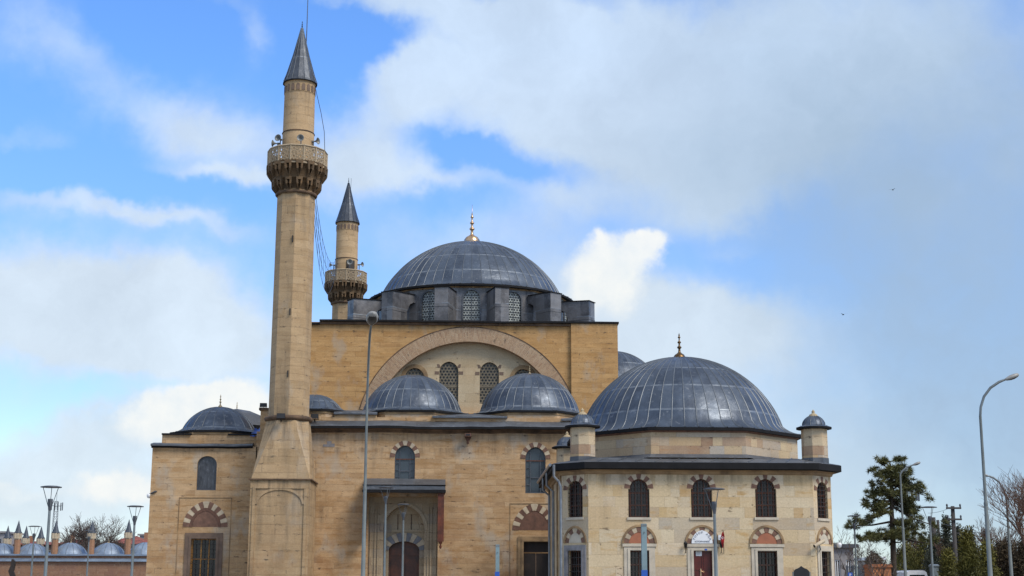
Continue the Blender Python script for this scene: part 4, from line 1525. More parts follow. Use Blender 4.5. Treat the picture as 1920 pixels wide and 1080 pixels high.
B1 = 'on the near minaret balcony'
loudspeaker(lsp(524, 260, YM - .5), RAD(-100 + 360 - 60), 0, 'grey horn loudspeaker facing forward left ' + B1 + ', above the other left horn')
loudspeaker(lsp(517, 269, YM - .2), RAD(-80), .1, 'grey horn loudspeaker pointing sideways to the left ' + B1)
loudspeaker(lsp(564, 260, YM - 1.15), RAD(180), 0, 'grey horn loudspeaker facing straight out over the middle of the near minaret balcony')
loudspeaker(lsp(591, 265, YM - .4), RAD(115), 0, 'grey horn loudspeaker pointing right ' + B1)
B2 = 'on the far minaret balcony'
loudspeaker(lsp(623, 497, YM2 - .5), RAD(-110), 0, 'grey horn loudspeaker on the left of the far minaret balcony')
loudspeaker(lsp(656, 492, YM2 - 1.2), RAD(175), 0, 'grey horn loudspeaker facing out ' + B2 + ' in front of its door', .85)
loudspeaker(lsp(676, 496, YM2 - .4), RAD(120), 0, 'grey horn loudspeaker on the right of the far minaret balcony')

# string of lights hung between the minarets
mb = MB()
pa0 = V((MX + .9, YM + .2, 0)); pb0 = V((M2X - .6, YM2 - .5, 0))
za1 = [mz(352), mz(372), mz(392), mz(412)]
zb1 = [PZ(487, YM2), PZ(491, YM2), PZ(495, YM2), PZ(499, YM2)]
lines = []
for i in range(4):
    pts = []
    for k in range(15):
        t = k / 14
        p = pa0.lerp(pb0, t)
        pts.append((p.x, p.y, za1[i] * (1 - t) + zb1[i] * t - 3.2 * 4 * t * (1 - t) * (.55 + .12 * i)))
    lines.append(pts)
    mb.tube(pts, .012, 4)
for k in range(1, 14):
    mb.tube([lines[0][k], lines[3][k]], .008, 4)
o = mb.build('string_lights', 'black_metal', None, origin=tuple((pa0 + pb0) / 2 + V((0, 0, 15))))
tag(o, 'sagging net of thin light strings hung between the two minarets', 'string lights')

# ------------------------------------------------------------------ library
YL = 58.0
lib = thing('library', 'pale stone domed library with chamfered corners, corner turrets and reddish windows', 'library', (PX(1315, 1080, YL), YL, 0))
cL, cR = PX(1103, 960, YL), PX(1526, 960, YL)
CH = .98
SL, SR = cL - CH, cR + CH
LCX = (cL + cR) / 2
YB = YL + (SR - SL)
zl = PZ(889, YL, 1300)
lm = front(YL)
s2 = sqrt(.5)


def cham(side):
    if side < 0:
        return lambda u, v, d: (SL + CH / 2 + u * s2 + d * s2, YL + CH / 2 - u * s2 + d * s2, v)
    return lambda u, v, d: (SR - CH / 2 + u * s2 - d * s2, YL + CH / 2 + u * s2 + d * s2, v)


mcl, mcr = cham(-1), cham(1)
chw = CH * sqrt(2) / 2
UP = [arch_px(cx, 39.5, 898, 916, 970, YL) for cx in (1198, 1315.5, 1436)]
LWN = [(PX(1180.5, 1050, YL), PX(1218, 1050, YL)), (PX(1299.5, 1050, YL), PX(1336, 1050, YL)), (PX(1419.5, 1050, YL), PX(1458, 1050, YL))]
ZW = PZ(1033, YL, 1310)
zu0, zu1, zut = PZ(969, YL, 1100), PZ(917, YL, 1100), PZ(900, YL, 1100)
UC = Arch(0, zu0, zu1, .40, zut - zu1)
mb = MB()


def notch(A):
    """opening whose arch is narrower than the square part below it"""
    k = .86
    Ai = Arch(A.cx, A.z0, A.zs, A.a * k, A.h)
    zk = A.zs - .02
    return [(A.cx - A.a, A.z0), (A.cx + A.a, A.z0), (A.cx + A.a, zk), (A.cx + A.a * k, zk)] + Ai.curve(10) + [(A.cx - A.a * k, zk), (A.cx - A.a, zk)], Ai


NO = [notch(A) for A in UP]
mb.panel([(cL, 0), (cR, 0), (cR, zl), (cL, zl)], [n_[0] for n_ in NO] + [[(a, .9 if i != 1 else .02), (b_, .9 if i != 1 else .02), (b_, ZW), (a, ZW)] for i, (a, b_) in enumerate(LWN)], lm, .28)
for m in (mcl, mcr):
    mb.panel([(-chw, 0), (chw, 0), (chw, zl), (-chw, zl)], [UC.poly(), [(-.38, .9), (.38, .9), (.38, ZW), (-.38, ZW)]], m, .28)
mb.face([(SL, YL + CH, 0), (SL, YL + CH, zl), (SL, YB, zl), (SL, YB, 0)])
mb.face([(SR, YB, 0), (SR, YB, zl), (SR, YL + CH, zl), (SR, YL + CH, 0)])
mb.face([(SL, YB, 0), (SL, YB, zl), (SR, YB, zl), (SR, YB, 0)])
mb.build('wall', 'library_ashlar', lib)
# pilaster strips on the left side
mb = MB()
for yy in (YL + CH + .35, YL + 3.4, YL + 6.6, YL + 9.4):
    mb.box(SL - .07, SL, yy, yy + .35, 0, zl - .01, sides='xyYZ')
mb.build('pilaster', 'tan_moulding', lib)


def oct_plan(ov, z):
    k = ov * .414
    return [(cL - k, YL - ov, z), (cR + k, YL - ov, z), (SR + ov, YL + CH - k, z), (SR + ov, YB + ov, z), (SL - ov, YB + ov, z), (SL - ov, YL + CH - k, z)]


ze0, ze1 = PZ(880, YL - .35, 1300), PZ(867, YL - .4, 1300)
mb = MB()
lay = [(0.0, zl - .02, 2), (.06, zl, 2), (.10, zl + .10, 2), (.26, ze0 - .02, 2), (.28, ze0, 1), (.42, ze0 + .02, 1), (.42, ze1, 1), (.36, ze1 + .03, 0), (-1.0, ze1 + .30, 0)]
rr = [[V(p) for p in oct_plan(o_, z_)] for o_, z_, _ in lay]
for i in range(len(rr) - 1):
    for j in range(6):
        k = (j + 1) % 6
        mb.face([rr[i][j], rr[i][k], rr[i + 1][k], rr[i + 1][j]], mi=lay[i + 1][2] if i < 7 else 0)
mb.face(rr[-1])
for i in range(12):   # roof seams on the front slope
    x = cL + (cR - cL) * (i + .5) / 12
    mb.tube([(x, YL - .36, ze1 + .04), (x + .55, YL + .98, ze1 + .31)], .022, 4, mi=3)
mb.build('roof', ['flat_lead', 'eave_lead', 'tan_moulding', 'seam_lead'], lib)
# drum + dome
LDY = (YL + YB) / 2
LDX = PX(1276, 760, LDY)
ad = 4.72
zE = PZ(803, LDY - ad - .2, 1290) + .05
zdb = ze1 + .2
mb = MB()
crd = 1 / cos(pi / 8)
mb.lathe(LDX, LDY, [(ad * crd, zdb), (ad * crd, zE - .15)], 8, rot=pi / 8, sm=False)
mb.lathe(LDX, LDY, [(ad * crd + .01, zE - .20), (ad * crd + .08, zE - .16), (ad * crd + .10, zE - .11)], 8, rot=pi / 8, sm=False, mi=1)
mb.lathe(LDX, LDY, [(ad * crd + .25, zdb + .08), (ad * crd + .02, zdb + .24)], 8, rot=pi / 8, sm=False, mi=2)
mb.build('drum', ['drum_ashlar', 'red_stone', 'flat_lead'], lib)
zap = PZ(672.5, LDY, 1276)
zsp = zE + .42
lding = dome(lib, LDX, LDY, zsp, 4.42, zap - zsp, zE, lambda th: ngon_r(th, ad + .22, 8), 54, 1.32, K=20, seam=.04, seam_w=.026, lip=.13)
finial(lding, LDX, LDY, zap - .04, .60, 'bronze', spike=False, bulb=.95)
# turrets
for tx, ty_ in ((PX(1092.5, 830, YL + .95), YL + .95), (PX(1527, 830, YL + .95), YL + .95), (PX(1092.5, 830, YL + .95), YB - .95), (PX(1527, 830, YL + .95), YB - .95)):
    zt0, zt1 = ze1 + .0, PZ(804.5, YL + .95, 1300)
    r = 24.5 * (YL + .95) / FPX
    mb = MB()
    mb.lathe(tx, ty_, [(r * 1.05, zt0), (r * 1.05, zt0 + .30)], 8, rot=pi / 8, sm=False, mi=1)
    mb.lathe(tx, ty_, [(r * 1.0, zt0 + .3), (r * 1.0, zt1)], 8, rot=pi / 8, sm=False)
    t = mb.build('turret', ['drum_ashlar', 'flat_lead'], lib)
    mb = MB()
    mb.lathe(tx, ty_, [(r * .8, zt1), (r * 1.36, zt1 + .02), (r * 1.36, zt1 + .09)], 16, sm=False, mi=1)
    rd = r * .90
    prof = [(r * 1.36, zt1 + .09), (r * 1.05, zt1 + .15)] + [(rd * cos(q) ** 1.3, zt1 + .15 + .46 * sin(q) ** .95) for q in [pi / 2 * j / 7 for j in range(8)]]
    mb.lathe(tx, ty_, prof, 24, uper=12, vper=1)
    for k in range(12):
        a = 2 * pi * k / 12
        mb.tube([(tx + q * 1.01 * cos(a), ty_ + q * 1.01 * sin(a), zz + .005) for q, zz in prof[1:]], .013, 4, mi=2)
    cp = mb.build('turret_cap', ['dome_lead', 'eave_lead', 'seam_lead'], t)
    mb = MB()
    zf_ = zt1 + .15 + .42
    mb.lathe(tx, ty_, [(.20, zf_ - .04), (.17, zf_ + .05), (.09, zf_ + .10), (.05, zf_ + .13), (.08, zf_ + .17), (.06, zf_ + .20), (.0, zf_ + .28)], 10)
    mb.build('finial', 'finial_stone', cp)

# upper windows
for (pl, Ai), A, m in [(NO[i], UP[i], lm) for i in range(3)] + [((UC.poly(), UC), UC, mcl), ((UC.poly(), UC), UC, mcr)]:
    w = MB()
    grille(Ai, m, .16, 3, 1, .05, w, frame=.06)
    H = A.zs + A.h - A.z0
    for q in (.30, .62):
        zz = A.z0 + H * q
        w.prism([(A.cx - A.a, zz), (A.cx + A.a, zz), (A.cx + A.a, zz + .05), (A.cx - A.a, zz + .05)], .165, .22, 0, m)
    wo = w.build('window', 'wood_frame', lib)
    p_ = MB()
    p_.face([m(u, v, .22) for u, v in pl], [(u, v) for u, v in pl])
    p_.build('pane', 'smoked_glass', wo)
    gr = grille(A if m is lm else Ai, m, .04, 6, 9, .018)
    if m is lm:
        gr = MB()
        grille(Ai, m, .04, 6, 9, .018, gr)
    gr.build('grille', 'iron_grille', wo)
    v_ = MB()
    voussoirs(v_, Ai, .22, 9, m, -.012, .04, mis=(0, 1))
    v_.build('arch', ['red_stone', 'pale_voussoir'], wo)
    s_ = MB()
    s_.prism([(A.cx - A.a - .06, A.z0 - .10), (A.cx + A.a + .06, A.z0 - .10), (A.cx + A.a + .06, A.z0), (A.cx - A.a - .06, A.z0)], -.05, .1, 0, m)
    s_.build('sill', 'pale_frame_stone', wo)
# lower openings
zl_s, zl_t = PZ(1019, YL, 1310), PZ(998, YL, 1310)
for i, (x0, x1) in enumerate(LWN):
    xc = (x0 + x1) / 2
    A = Arch(xc, zl_s, zl_s, .41, zl_t - zl_s)
    lunette(lib, A, .20, 9, lm, ['red_stone', 'pale_voussoir'], 'terracotta' if i != 1 else 'pale_frame_stone', hood='tan_moulding')
    if i != 1:
        wo = square_window(lib, x0, x1, .9, ZW, lm, .16, 6, 8, wood=((.5,), (.75,)), woodm='wood_frame')
        stone_frame(wo, x0, x1, ZW, .9, .22, lm, 'pale_frame_stone', proud=.04, top=.14)
    else:
        mb = MB()
        mb.prism([(x0, .03), (x1, .03), (x1, ZW), (x0, ZW)], .14, .2, 0, lm)
        for sx in (0, 1):
            a0_, a1_ = (x0 + .06, xc - .05) if sx == 0 else (xc + .05, x1 - .06)
            for q0, q1 in ((.3, 1.2), (1.35, 2.2), (2.32, 2.95)):
                mb.prism([(a0_, q0), (a1_, q0), (a1_, q1), (a0_, q1)], .12, .141, 0, lm)
        mb.prism([(xc - .02, .03), (xc + .02, .03), (xc + .02, ZW), (xc - .02, ZW)], .115, .141, 0, lm)
        do = mb.build('door', 'red_door', lib)
        mb = MB()
        hx, hz = P(1320, 1071, YL)
        mb.prism([(xc - .10, hz - .25), (xc - .05, hz - .25), (xc - .05, hz + .1), (xc - .10, hz + .1)], .085, .11, 0, lm)
        mb.tube([lm(xc - .07, hz, .06), lm(xc + .05, hz - .03, .06)], .02, 6)
        mb.build('handle', 'gilt', do)
        stone_frame(do, x0, x1, ZW, .02, .22, lm, 'pale_frame_stone', proud=.04, top=.14, nm='door_frame')
    li = MB()
    zz = ZW + .16
    li.prism([(x0 - .28, zz), (x1 + .28, zz), (x1 + .28, zl_s - .02), (x0 - .28, zl_s - .02)], -.07, .03, 0, lm)
    li.prism([(x0 - .24, zz - .08), (x1 + .24, zz - .08), (x1 + .24, zz), (x0 - .24, zz)], -.03, .03, 1, lm)
    li.build('lintel', ['pale_frame_stone', 'tan_moulding'], lib)
for m, fmat in ((mcl, 'grey_frame_stone'), (mcr, 'pale_frame_stone')):
    A = Arch(0, zl_s + .02, zl_s + .02, .34, .42)
    lunette(lib, A, .17, 7, m, ['red_stone', 'pale_voussoir'], 'pale_frame_stone', hood='tan_moulding')
    wo = square_window(lib, -.38, .38, .9, ZW, m, .16, 6, 8)
    stone_frame(wo, -.38, .38, ZW, .9, .2, m, fmat, proud=.05, top=.22)

# downpipes on the left corner
for k, (dx_, dy_) in enumerate(((-.16, CH * .62), (-.30, 4.3), (-.30, 7.3))):
    mb = MB()
    if k == 0:
        x, y = SL + .12, YL + CH - .42
        pts = [(SL - .36, YL + CH - .5, ze1 - .05), (SL - .36, YL + CH - .5, ze0 - .25), (x - .28, y - .02, zl - .28), (x - .20, y - .1, zl - .5), (x - .2, y - .1, .2)]
    else:
        y = YL + dy_
        pts = [(SL - .44, y, ze1 - .05), (SL - .44, y, ze0 - .35), (SL - .16, y, zl - .45), (SL - .16, y, .2)]
    mb.tube(pts, .055, 8)
    mb.build('downpipe', 'downpipe_zinc', lib)
mb = MB()
mb.tube([(SL - .48, YL + CH, ze1 - .02), (SL - .48, YB, ze1 - .02)], .07, 8)
mb.build('gutter', 'downpipe_zinc', lib)


# ------------------------------------------------------------------ writing
def text_mb(s, size, mx, mb, mi=0, ext=.004):
    cu = bpy.data.curves.new('t', 'FONT')
    cu.body = s; cu.size = size; cu.extrude = ext
    cu.align_x = 'CENTER'; cu.align_y = 'CENTER'
    o = bpy.data.objects.new('t', cu)
    COL.objects.link(o)
    dg = bpy.context.evaluated_depsgraph_get()
    me = bpy.data.meshes.new_from_object(o.evaluated_get(dg))
    for p in me.polygons:
        mb.face([mx @ me.vertices[i].co for i in p.vertices], mi=mi)
    bpy.data.objects.remove(o); bpy.data.curves.remove(cu); bpy.data.meshes.remove(me)


R90 = Matrix.Rotation(pi / 2, 4, 'X')
sx0, sz0 = (LWN[1][0] + LWN[1][1]) / 2 - .02, zl_s
sg = thing('library_sign', 'white half-round sign with dark arched lettering above the red library door', 'sign', (sx0, YL - .05, sz0))
mb = MB()
SA = Arch(sx0, sz0, sz0 + .02, .42, .50)
mb.prism(SA.poly(14), -.075, -.03, 0, lm)
mb.build('board', 'white_paint', sg)
mb = MB()
word = 'YUSUF AĞA'
for i, ch in enumerate(word):
    if ch == ' ': continue
    a = RAD(162 - 144 * i / (len(word) - 1))
    p = (sx0 + .335 * cos(a), YL - .079, sz0 + .06 + .36 * sin(a))
    text_mb(ch, .125, Matrix.Translation(p) @ Matrix.Rotation(-(a - pi / 2), 4, 'Y') @ R90, mb)
text_mb('KÜTÜPHANESİ', .088, Matrix.Translation((sx0, YL - .079, sz0 + .07)) @ R90, mb)
mb.build('lettering', 'letter_ink', sg)

# notice on the door, flag, lanterns, box
x, z = P(1311, 1038, YL)
mb = MB()
mb.box(x - .12, x + .12, YL + .095, YL + .112, z - .09, z + .09)
for i in range(4):
    mb.box(x - .09, x + .09 - .02 * i, YL + .093, YL + .095, z + .05 - .035 * i, z + .06 - .035 * i, 1)
tag(mb.build('notice', ['white_paint', 'grey_steel'], None, origin=(x, YL + .1, z)), 'white paper notice stuck on the upper left of the red door', 'notice')
x, z = P(1323, 1030.5, YL)
mb = MB()
mb.box(x - .05, x + .05, YL - .08, YL - .041, z - .03, z + .03)
tag(mb.build('number_plate', 'sign_blue', None, origin=(x, YL - .05, z)), 'small dark blue plate above the middle of the red door', 'plate')
fx, fz = P(1357.5, 1030, YL - .25)
fl = thing('flag', 'small red flag with white crescent and star drooping on a pole by the library door', 'flag', (fx, YL - .25, fz))
mb = MB()
ft = P(1355, 996, YL - .25)
mb.tube([(fx + .03, YL - .02, fz - .15), (ft[0], YL - .42, ft[1])], .012, 6)
mb.build('pole', 'dark_steel', fl)
mb = MB()
rows, uvs = [], []
for j in range(9):
    t = j / 8
    x0, z0 = P(1355 + .6 * t, 998 + 30 * t, YL - .4)
    wd = (.03 + .11 * sin(pi * min(1, t * 1.1)) ** .8) * (1 - .25 * t)
    rows.append([(x0 - wd * .6 + wd * i / 5 * 1.1, YL - .42 + .05 * sin(i * 2.1 + j * .5), z0 + .03 * i / 5) for i in range(6)])
    uvs.append([(i / 5, t) for i in range(6)])
mb.grid(rows, uvs)
mb.build('cloth', 'flag_red', fl)
mb = MB()
c0_ = V(rows[3][2]) + V((0, -.07, 0))
for i in range(10):
    a0_, a1_ = .7 + i * .49, .7 + (i + 1) * .49
    mb.face([c0_ + V((r_ * cos(a) + o_, 0, r_ * sin(a))) for r_, a, o_ in ((.05, a0_, 0), (.05, a1_, 0), (.04, a1_, .012), (.04, a0_, .012))])
mb.face([c0_ + V((.045 + .016 * cos(a), 0, .016 * sin(a))) for a in [i * 2 * pi / 5 for i in range(5)]])
mb.build('emblem', 'white_paint', fl)
for px, lab in ((1285.5, 'small black wall lantern left of the red library door'), (1352.5, 'small black wall lantern right of the red library door under the white box')):
    x, z = P(px, 1022, YL - .15)
    t = thing('wall_lantern', lab, 'lantern', (x, YL, z), 'wall lanterns beside the library door')
    mb = MB()
    mb.lathe(x, YL - .16, [(.0, z - .12), (.05, z - .10), (.075, z + .06), (.085, z + .07), (.03, z + .13), (.0, z + .17)], 8)
    mb.build('housing', 'black_metal', t)
    mb = MB()
    mb.tube([(x, YL, z - .3), (x, YL - .08, z - .3), (x, YL - .16, z - .12)], .014, 6)
    mb.build('bracket', 'black_metal', t)
x, z = P(1351, 1008, YL - .1)
mb = MB()
mb.box(x - .10, x + .10, YL - .2, YL, z - .10, z + .10)
mb.lathe(0, 0, [(.06, 0), (.06, .02), (0, .02)], 12)
mb.xform(Matrix.Translation((x + .02, YL - .2, z)) @ Matrix.Rotation(pi / 2, 4, 'X'), len(mb.v) - 39)
tag(mb.build('junction_box', 'white_paint', None, origin=(x, YL, z)), 'small white box on the library wall just left of the flag', 'box')
# security cameras and globe light
x, z = P(1531, 1021, YL + .3)
t = thing('security_camera', 'cream bullet security camera on the right corner of the library', 'camera', (x, YL + .3, z))
mb = MB()
mb.tube([(x + .22, YL - .05, z + .14), (x - .22, YL - .25, z - .08)], [.075, .075], 10)
mb.tube([(x - .22, YL - .25, z - .08), (x - .235, YL - .257, z - .087)], .055, 10, mi=1)
mb.build('housing', ['pale_voussoir', 'black_metal'], t)
mb = MB()
mb.tube([(x, YL - .15, z), (x + .05, YL - .12, z - .2), (x + .15, YL + .3, z - .22)], .025, 6)
mb.build('bracket', 'grey_steel', t)
x, z = P(1573.5, 1022, YL + 1.2)
t = thing('dome_camera', 'white dome camera sticking out of the right side of the library', 'camera', (x, YL + 1.2, z))
mb = MB()
mb.lathe(x, YL + 1.2, [(0, z - .12), (.08, z - .09), (.10, z), (.11, z + .04), (.06, z + .1), (0, z + .1)], 12)
mb.build('housing', 'white_paint', t)
mb = MB()
mb.tube([(SR, YL + 1.2, z + .06), (x, YL + 1.2, z + .09)], .025, 6)
mb.build('bracket', 'grey_steel', t)
x, z = P(278, 929, YF - .1)
t = thing('corner_camera', 'white ball camera on a bracket at the left corner of the mosque', 'camera', (x, YF, z))
mb = MB()
mb.lathe(x, YF + .1, [(0, z - .13), (.09, z - .1), (.12, z), (.12, z + .05), (.05, z + .11), (0, z + .11)], 12)
mb.build('housing', 'white_paint', t)
mb = MB()
mb.tube([(x + .02, YF + .1, z + .08), (x + .22, YF - .05, z + .14), (lx0 + .25, YF - .08, z + .2), (lx0 + .3, YF, z + .2)], .045, 6)
mb.build('bracket', 'dark_steel', t)

# information board
t = thing('information_board', 'black ogee topped information board standing before the library', 'board', (PX(1503, 1075, 50), 50, 0))
x = PX(1503, 1075, 50)
a = 14 * 50 / FPX
zt_ = PZ(1061, 50, 1503)
bm_ = front(50)
out_ = [(x - a, .5), (x + a, .5), (x + a, zt_ - .17), (x + a * .75, zt_ - .11), (x + a * .35, zt_ - .07), (x + a * .12, zt_ - .03), (x, zt_), (x - a * .12, zt_ - .03), (x - a * .35, zt_ - .07), (x - a * .75, zt_ - .11), (x - a, zt_ - .17)]
mb = MB()
mb.prism(out_, 0, .05, 0, bm_, back=True)
mb.build('panel', 'black_metal', t)
mb = MB()
for sx in (-1, 1):
    mb.box(x + sx * (a + .03) - .02, x + sx * (a + .03) + .02, 50, 50.05, 0, zt_ - .2)
mb.build('post', 'galvanised_steel', t)

# floodlights
for px, py, Y, lab, s_ in ((527, 780, YM - rt - .35, 'black floodlight on the ring at the front of the near minaret shaft', 1.0), (494, 760, YF + .5, 'black floodlight on top of the stone pillar left of the near minaret', .9), (590, 781, YF - .1, 'black floodlight on the cornice right of the near minaret', 1.0)):
    x, z = P(px, py, Y)
    t = thing('floodlight', lab, 'floodlight', (x, Y, z), 'black floodlights on the mosque')
    mb = MB()
    mb.extrude_x([(Y - .14 * s_, z - .12 * s_), (Y - .10 * s_, z + .12 * s_), (Y + .08 * s_, z + .09 * s_), (Y + .1 * s_, z - .09 * s_)][::-1], x - .19 * s_, x + .19 * s_)
    mb.build('housing', 'black_metal', t)
    mb = MB()
    mb.tube([(x - .21 * s_, Y, z), (x - .21 * s_, Y, z - .14 * s_), (x + .21 * s_, Y, z - .14 * s_), (x + .21 * s_, Y, z)], .02, 4)
    mb.tube([(x, Y, z - .14 * s_), (x, Y + .12, z - .24 * s_)], .04, 5)
    mb.build('bracket', 'black_metal', t)


# ------------------------------------------------------------------ street lamps
def disc_lamp(px, ydisc, wpx, Y, label, yhead=None, base_px=None):
    x, z = P(px, ydisc, Y)
    s_ = wpx / 2 * Y / FPX
    t = thing('street_lamp', label, 'street lamp', (x, Y, 0), 'post lamps with flat round reflectors')
    zh = z - s_ * 1.35
    mb = MB()
    mb.lathe(x, Y, [(s_ * .22, 0), (s_ * .22, .3), (s_ * .20, .32), (s_ * .13, zh - s_ * .9)], 10)
    mb.build('pole', 'grey_steel', t)
    mb = MB()
    mb.lathe(x, Y, [(s_ * .13, zh - s_ * .95), (s_ * .15, zh - s_ * .8), (s_ * .25, zh - s_ * .1), (s_ * .25, zh + s_ * .15), (s_ * .22, zh + s_ * .2), (0, zh + s_ * .2)], 12)
    mb.build('lamp_head', 'dark_steel', t)
    mb = MB()
    mb.lathe(x, Y, [(0, z - .03 * s_), (s_, z - .06 * s_), (s_, z + .02 * s_), (s_ * .6, z + .10 * s_), (0, z + .12 * s_)], 28)
    mb.build('reflector', 'dark_steel', t)
    mb = MB()
    for k in range(3):
        a = -pi / 2 + .35 + k * 2 * pi / 3
        mb.tube([(x + s_ * .2 * cos(a), Y + s_ * .2 * sin(a), zh - s_ * .5), (x + s_ * .82 * cos(a), Y + s_ * .82 * sin(a), z - .04 * s_)], .022 * max(s_, .3) * 1.6, 5)
    mb.build('strut', 'grey_steel', t)


disc_lamp(96, 913, 38, 52, 'grey post lamp with flat disc reflector, tallest before the domed row on the left')
disc_lamp(254, 949.5, 30, 66, 'grey post lamp with disc reflector close to the left corner of the mosque')
disc_lamp(65, 987, 22, 92, 'thin post lamp with small disc reflector left of the tallest left lamp')
disc_lamp(168, 995, 18, 112, 'faint smallest post lamp in front of a domed row between two larger lamps')
disc_lamp(724, 914, 27, 66, 'grey post lamp before the left side of the mosque portal')
disc_lamp(757, 946, 25, 68.5, 'grey post lamp before the middle of the mosque door')
disc_lamp(1338.5, 917, 40, 50, 'grey post lamp standing in front of the library door')
disc_lamp(1742, 951, 29, 68, 'grey post lamp with disc reflector before the dark shrubs on the right')
disc_lamp(1601, 967.5, 24, 84, 'grey post lamp half lost in pine branches right of the library')


def cobra_lamp(px, ytop_pole, Y, arm, base_px, label, r=.085, head=.75, face=None):
    x, z = P(px, ytop_pole, Y)
    bx = x
    t = thing('road_lamp', label, 'street lamp', (bx, Y, 0), 'tall road lamps with curved arms')
    mb = MB()
    mb.lathe(bx, Y, [(r * 1.6, 0), (r * 1.6, .8), (r * 1.15, .82), (r * .85, z * .62), (r * .72, z * .62 + .02), (r * .6, z)], 12)
    mb.lathe(bx, Y, [(r * .92, z * .62 - .06), (r * .95, z * .62), (r * .7, z * .62 + .05)], 12)
    mb.build('pole', 'galvanised_steel', t)
    mb = MB()
    mb.tube([(bx + dx, Y + dy, z + dz) for dx, dy, dz in arm], [r * .6] * (len(arm) - 1) + [r * .45], 8)
    mb.build('arm', 'grey_steel', t)
    e = V(arm[-1]); d = (e - V(arm[-2])).normalized()
    p0 = V((bx, Y, z)) + e
    mb = MB()
    prof = [(.0, -.05), (.06, -.04), (.09, .05), (.16, .25), (.17, .5), (.12, .72), (0, .78)]
    mb.lathe(0, 0, [(r_ * head * 1.2, q * head) for r_, q in prof], 14)
    mb.xform(Matrix.Scale(.62, 4, (1, 0, 0)))
    q = d.to_track_quat('Z', 'X').to_matrix().to_4x4()
    mb.xform(Matrix.Translation(p0) @ q)
    mb.build('lamp_head', 'lamp_housing', t)
    mb = MB()
    mb.lathe(0, 0, [(r_ * head * 1.0, .1 * head + q * head * .8) for r_, q in prof], 12)
    mb.xform(Matrix.Scale(.62, 4, (1, 0, 0)))
    side = Matrix.Translation(p0 - V((0, 0, .045 * head))) @ q
    mb.xform(side)
    mb.build('lens', 'smoked_glass', t)
    return t


# arm offsets are in metres from the top of the pole
Y1 = 45
k = Y1 / FPX
cobra_lamp(688.5, 745, Y1, [(0, 0, 0), (.02, -.15, .7), (.06, -.6, 1.35), (.12, -1.2, 1.78), (.20, -1.85, 2.0)], 677, 'tall road lamp in front of the mosque with its head facing the viewer', r=.062, head=.92)
Y2 = 40
cobra_lamp(1838, 780, Y2, [(0, 0, 0), (.03, 0, .25), (.14, 0, .55), (.34, 0, .80), (.60, 0, .97), (.78, 0, 1.04)], 1860, 'nearest tall road lamp at the right with arm curving to the right', r=.063, head=.55)
Y3 = 82
cobra_lamp(1688, 890, Y3, [(0, 0, 0), (.1, 0, .18), (.4, 0, .42), (.75, 0, .55)], 1690, 'distant road lamp beside the pine tree, pale head to the right', r=.085, head=.62)
Y4 = 74
cobra_lamp(1887, 935, Y4, [(0, 0, 0), (-.1, 0, .45), (-.32, 0, .85), (-.62, 0, 1.08), (-.82, 0, 1.14)], 1895, 'distant road lamp before the bare trees with arm curving to the left', r=.09, head=.45)
# clamp with hooks on the first tall pole
# flat topped posts
for px, yt, w, Y, lab in ((1207, 982, 9.5, 42, 'pale blue grey steel post with a flat top before the library, thicker one'), (933, 1021, 7, 47, 'pale blue grey steel post before the mosque side door, thinner one')):
    x, z = P(px, yt, Y)
    t = thing('sign_post', lab, 'post', (x, Y, 0), 'flat topped steel posts')
    mb = MB()
    hw_ = w / 2 * Y / FPX
    mb.box(x - hw_, x + hw_, Y - hw_, Y + hw_, 0, z)
    mb.build('post', 'post_paint', t)
    mb = MB()
    zb_ = PZ(1069 if w > 8 else 1072, Y, px)
    mb.box(x - hw_ * 1.35, x + hw_ * 1.05, Y - hw_ - .03, Y - hw_ - .002, zb_ - 1.2, zb_)
    mb.build('panel', 'sign_blue', t)
    mb = MB()
    mb.box(x - hw_ * 1.06, x + hw_ * 1.06, Y - hw_ * 1.06, Y + hw_ * 1.06, z - .08, z - .02)
    mb.tube([(x, Y - hw_ - .03, z - .25), (x, Y - hw_ + .01, z - .25)], .02, 6)
    mb.build('collar', 'grey_steel', t)

# ------------------------------------------------------------------ domed row on the left
YD = 140.0
row = thing('domed_row', 'low reddish stone range with a row of pale blue lead domes, far left', 'building', (PX(140, 1080, YD), YD, 0))
rx0, rx1 = PX(-160, 1060, YD), PX(470, 1060, YD)
zw0, zw1, zw2, zw3 = PZ(1053, YD, 140), PZ(1046.5, YD, 140), PZ(1042, YD + .6, 140), PZ(1039, YD + .5, 140)
mb = MB()
mb.box(rx0, rx1, YD, YD + 6, 0, zw0)
mb.build('wall', 'rubble_stone', row)
mb = MB()
mb.extrude_x([(YD - .25, zw0), (YD - .25, zw0 + .06), (YD + .6, zw1), (YD + 6, zw1), (YD + 6, zw0)][::-1], rx0, rx1)
mb.box(rx0, rx1, YD + .6, YD + 5, zw1 + .001, zw2, 1)
mb.extrude_x([(YD + .4, zw2 + .001), (YD + .4, zw2 + .12), (YD + 2, zw3 + .15), (YD + 5, zw3 + .15), (YD + 5, zw2 + .001)][::-1], rx0, rx1)
mb.build('roof', ['far_lead', 'rubble_stone'], row)
for px, yt in ((-65, 1019), (4, 1019), (61, 1019), (132, 1017.5), (203, 1018), (272, 1017), (340, 1017), (410, 1017)):
    x = PX(px, 1035, YD + 2.2)
    zb_ = zw3 + .02
    zt_ = PZ(yt, YD + 2.2, px)
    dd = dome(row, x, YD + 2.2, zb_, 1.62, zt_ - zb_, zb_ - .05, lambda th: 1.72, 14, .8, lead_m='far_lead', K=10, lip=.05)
    if 190 < px < 210 or 130 < px < 135: finial(dd, x, YD + 2.2, zt_, .22, 'finial_stone', spike=False, bulb=.6)


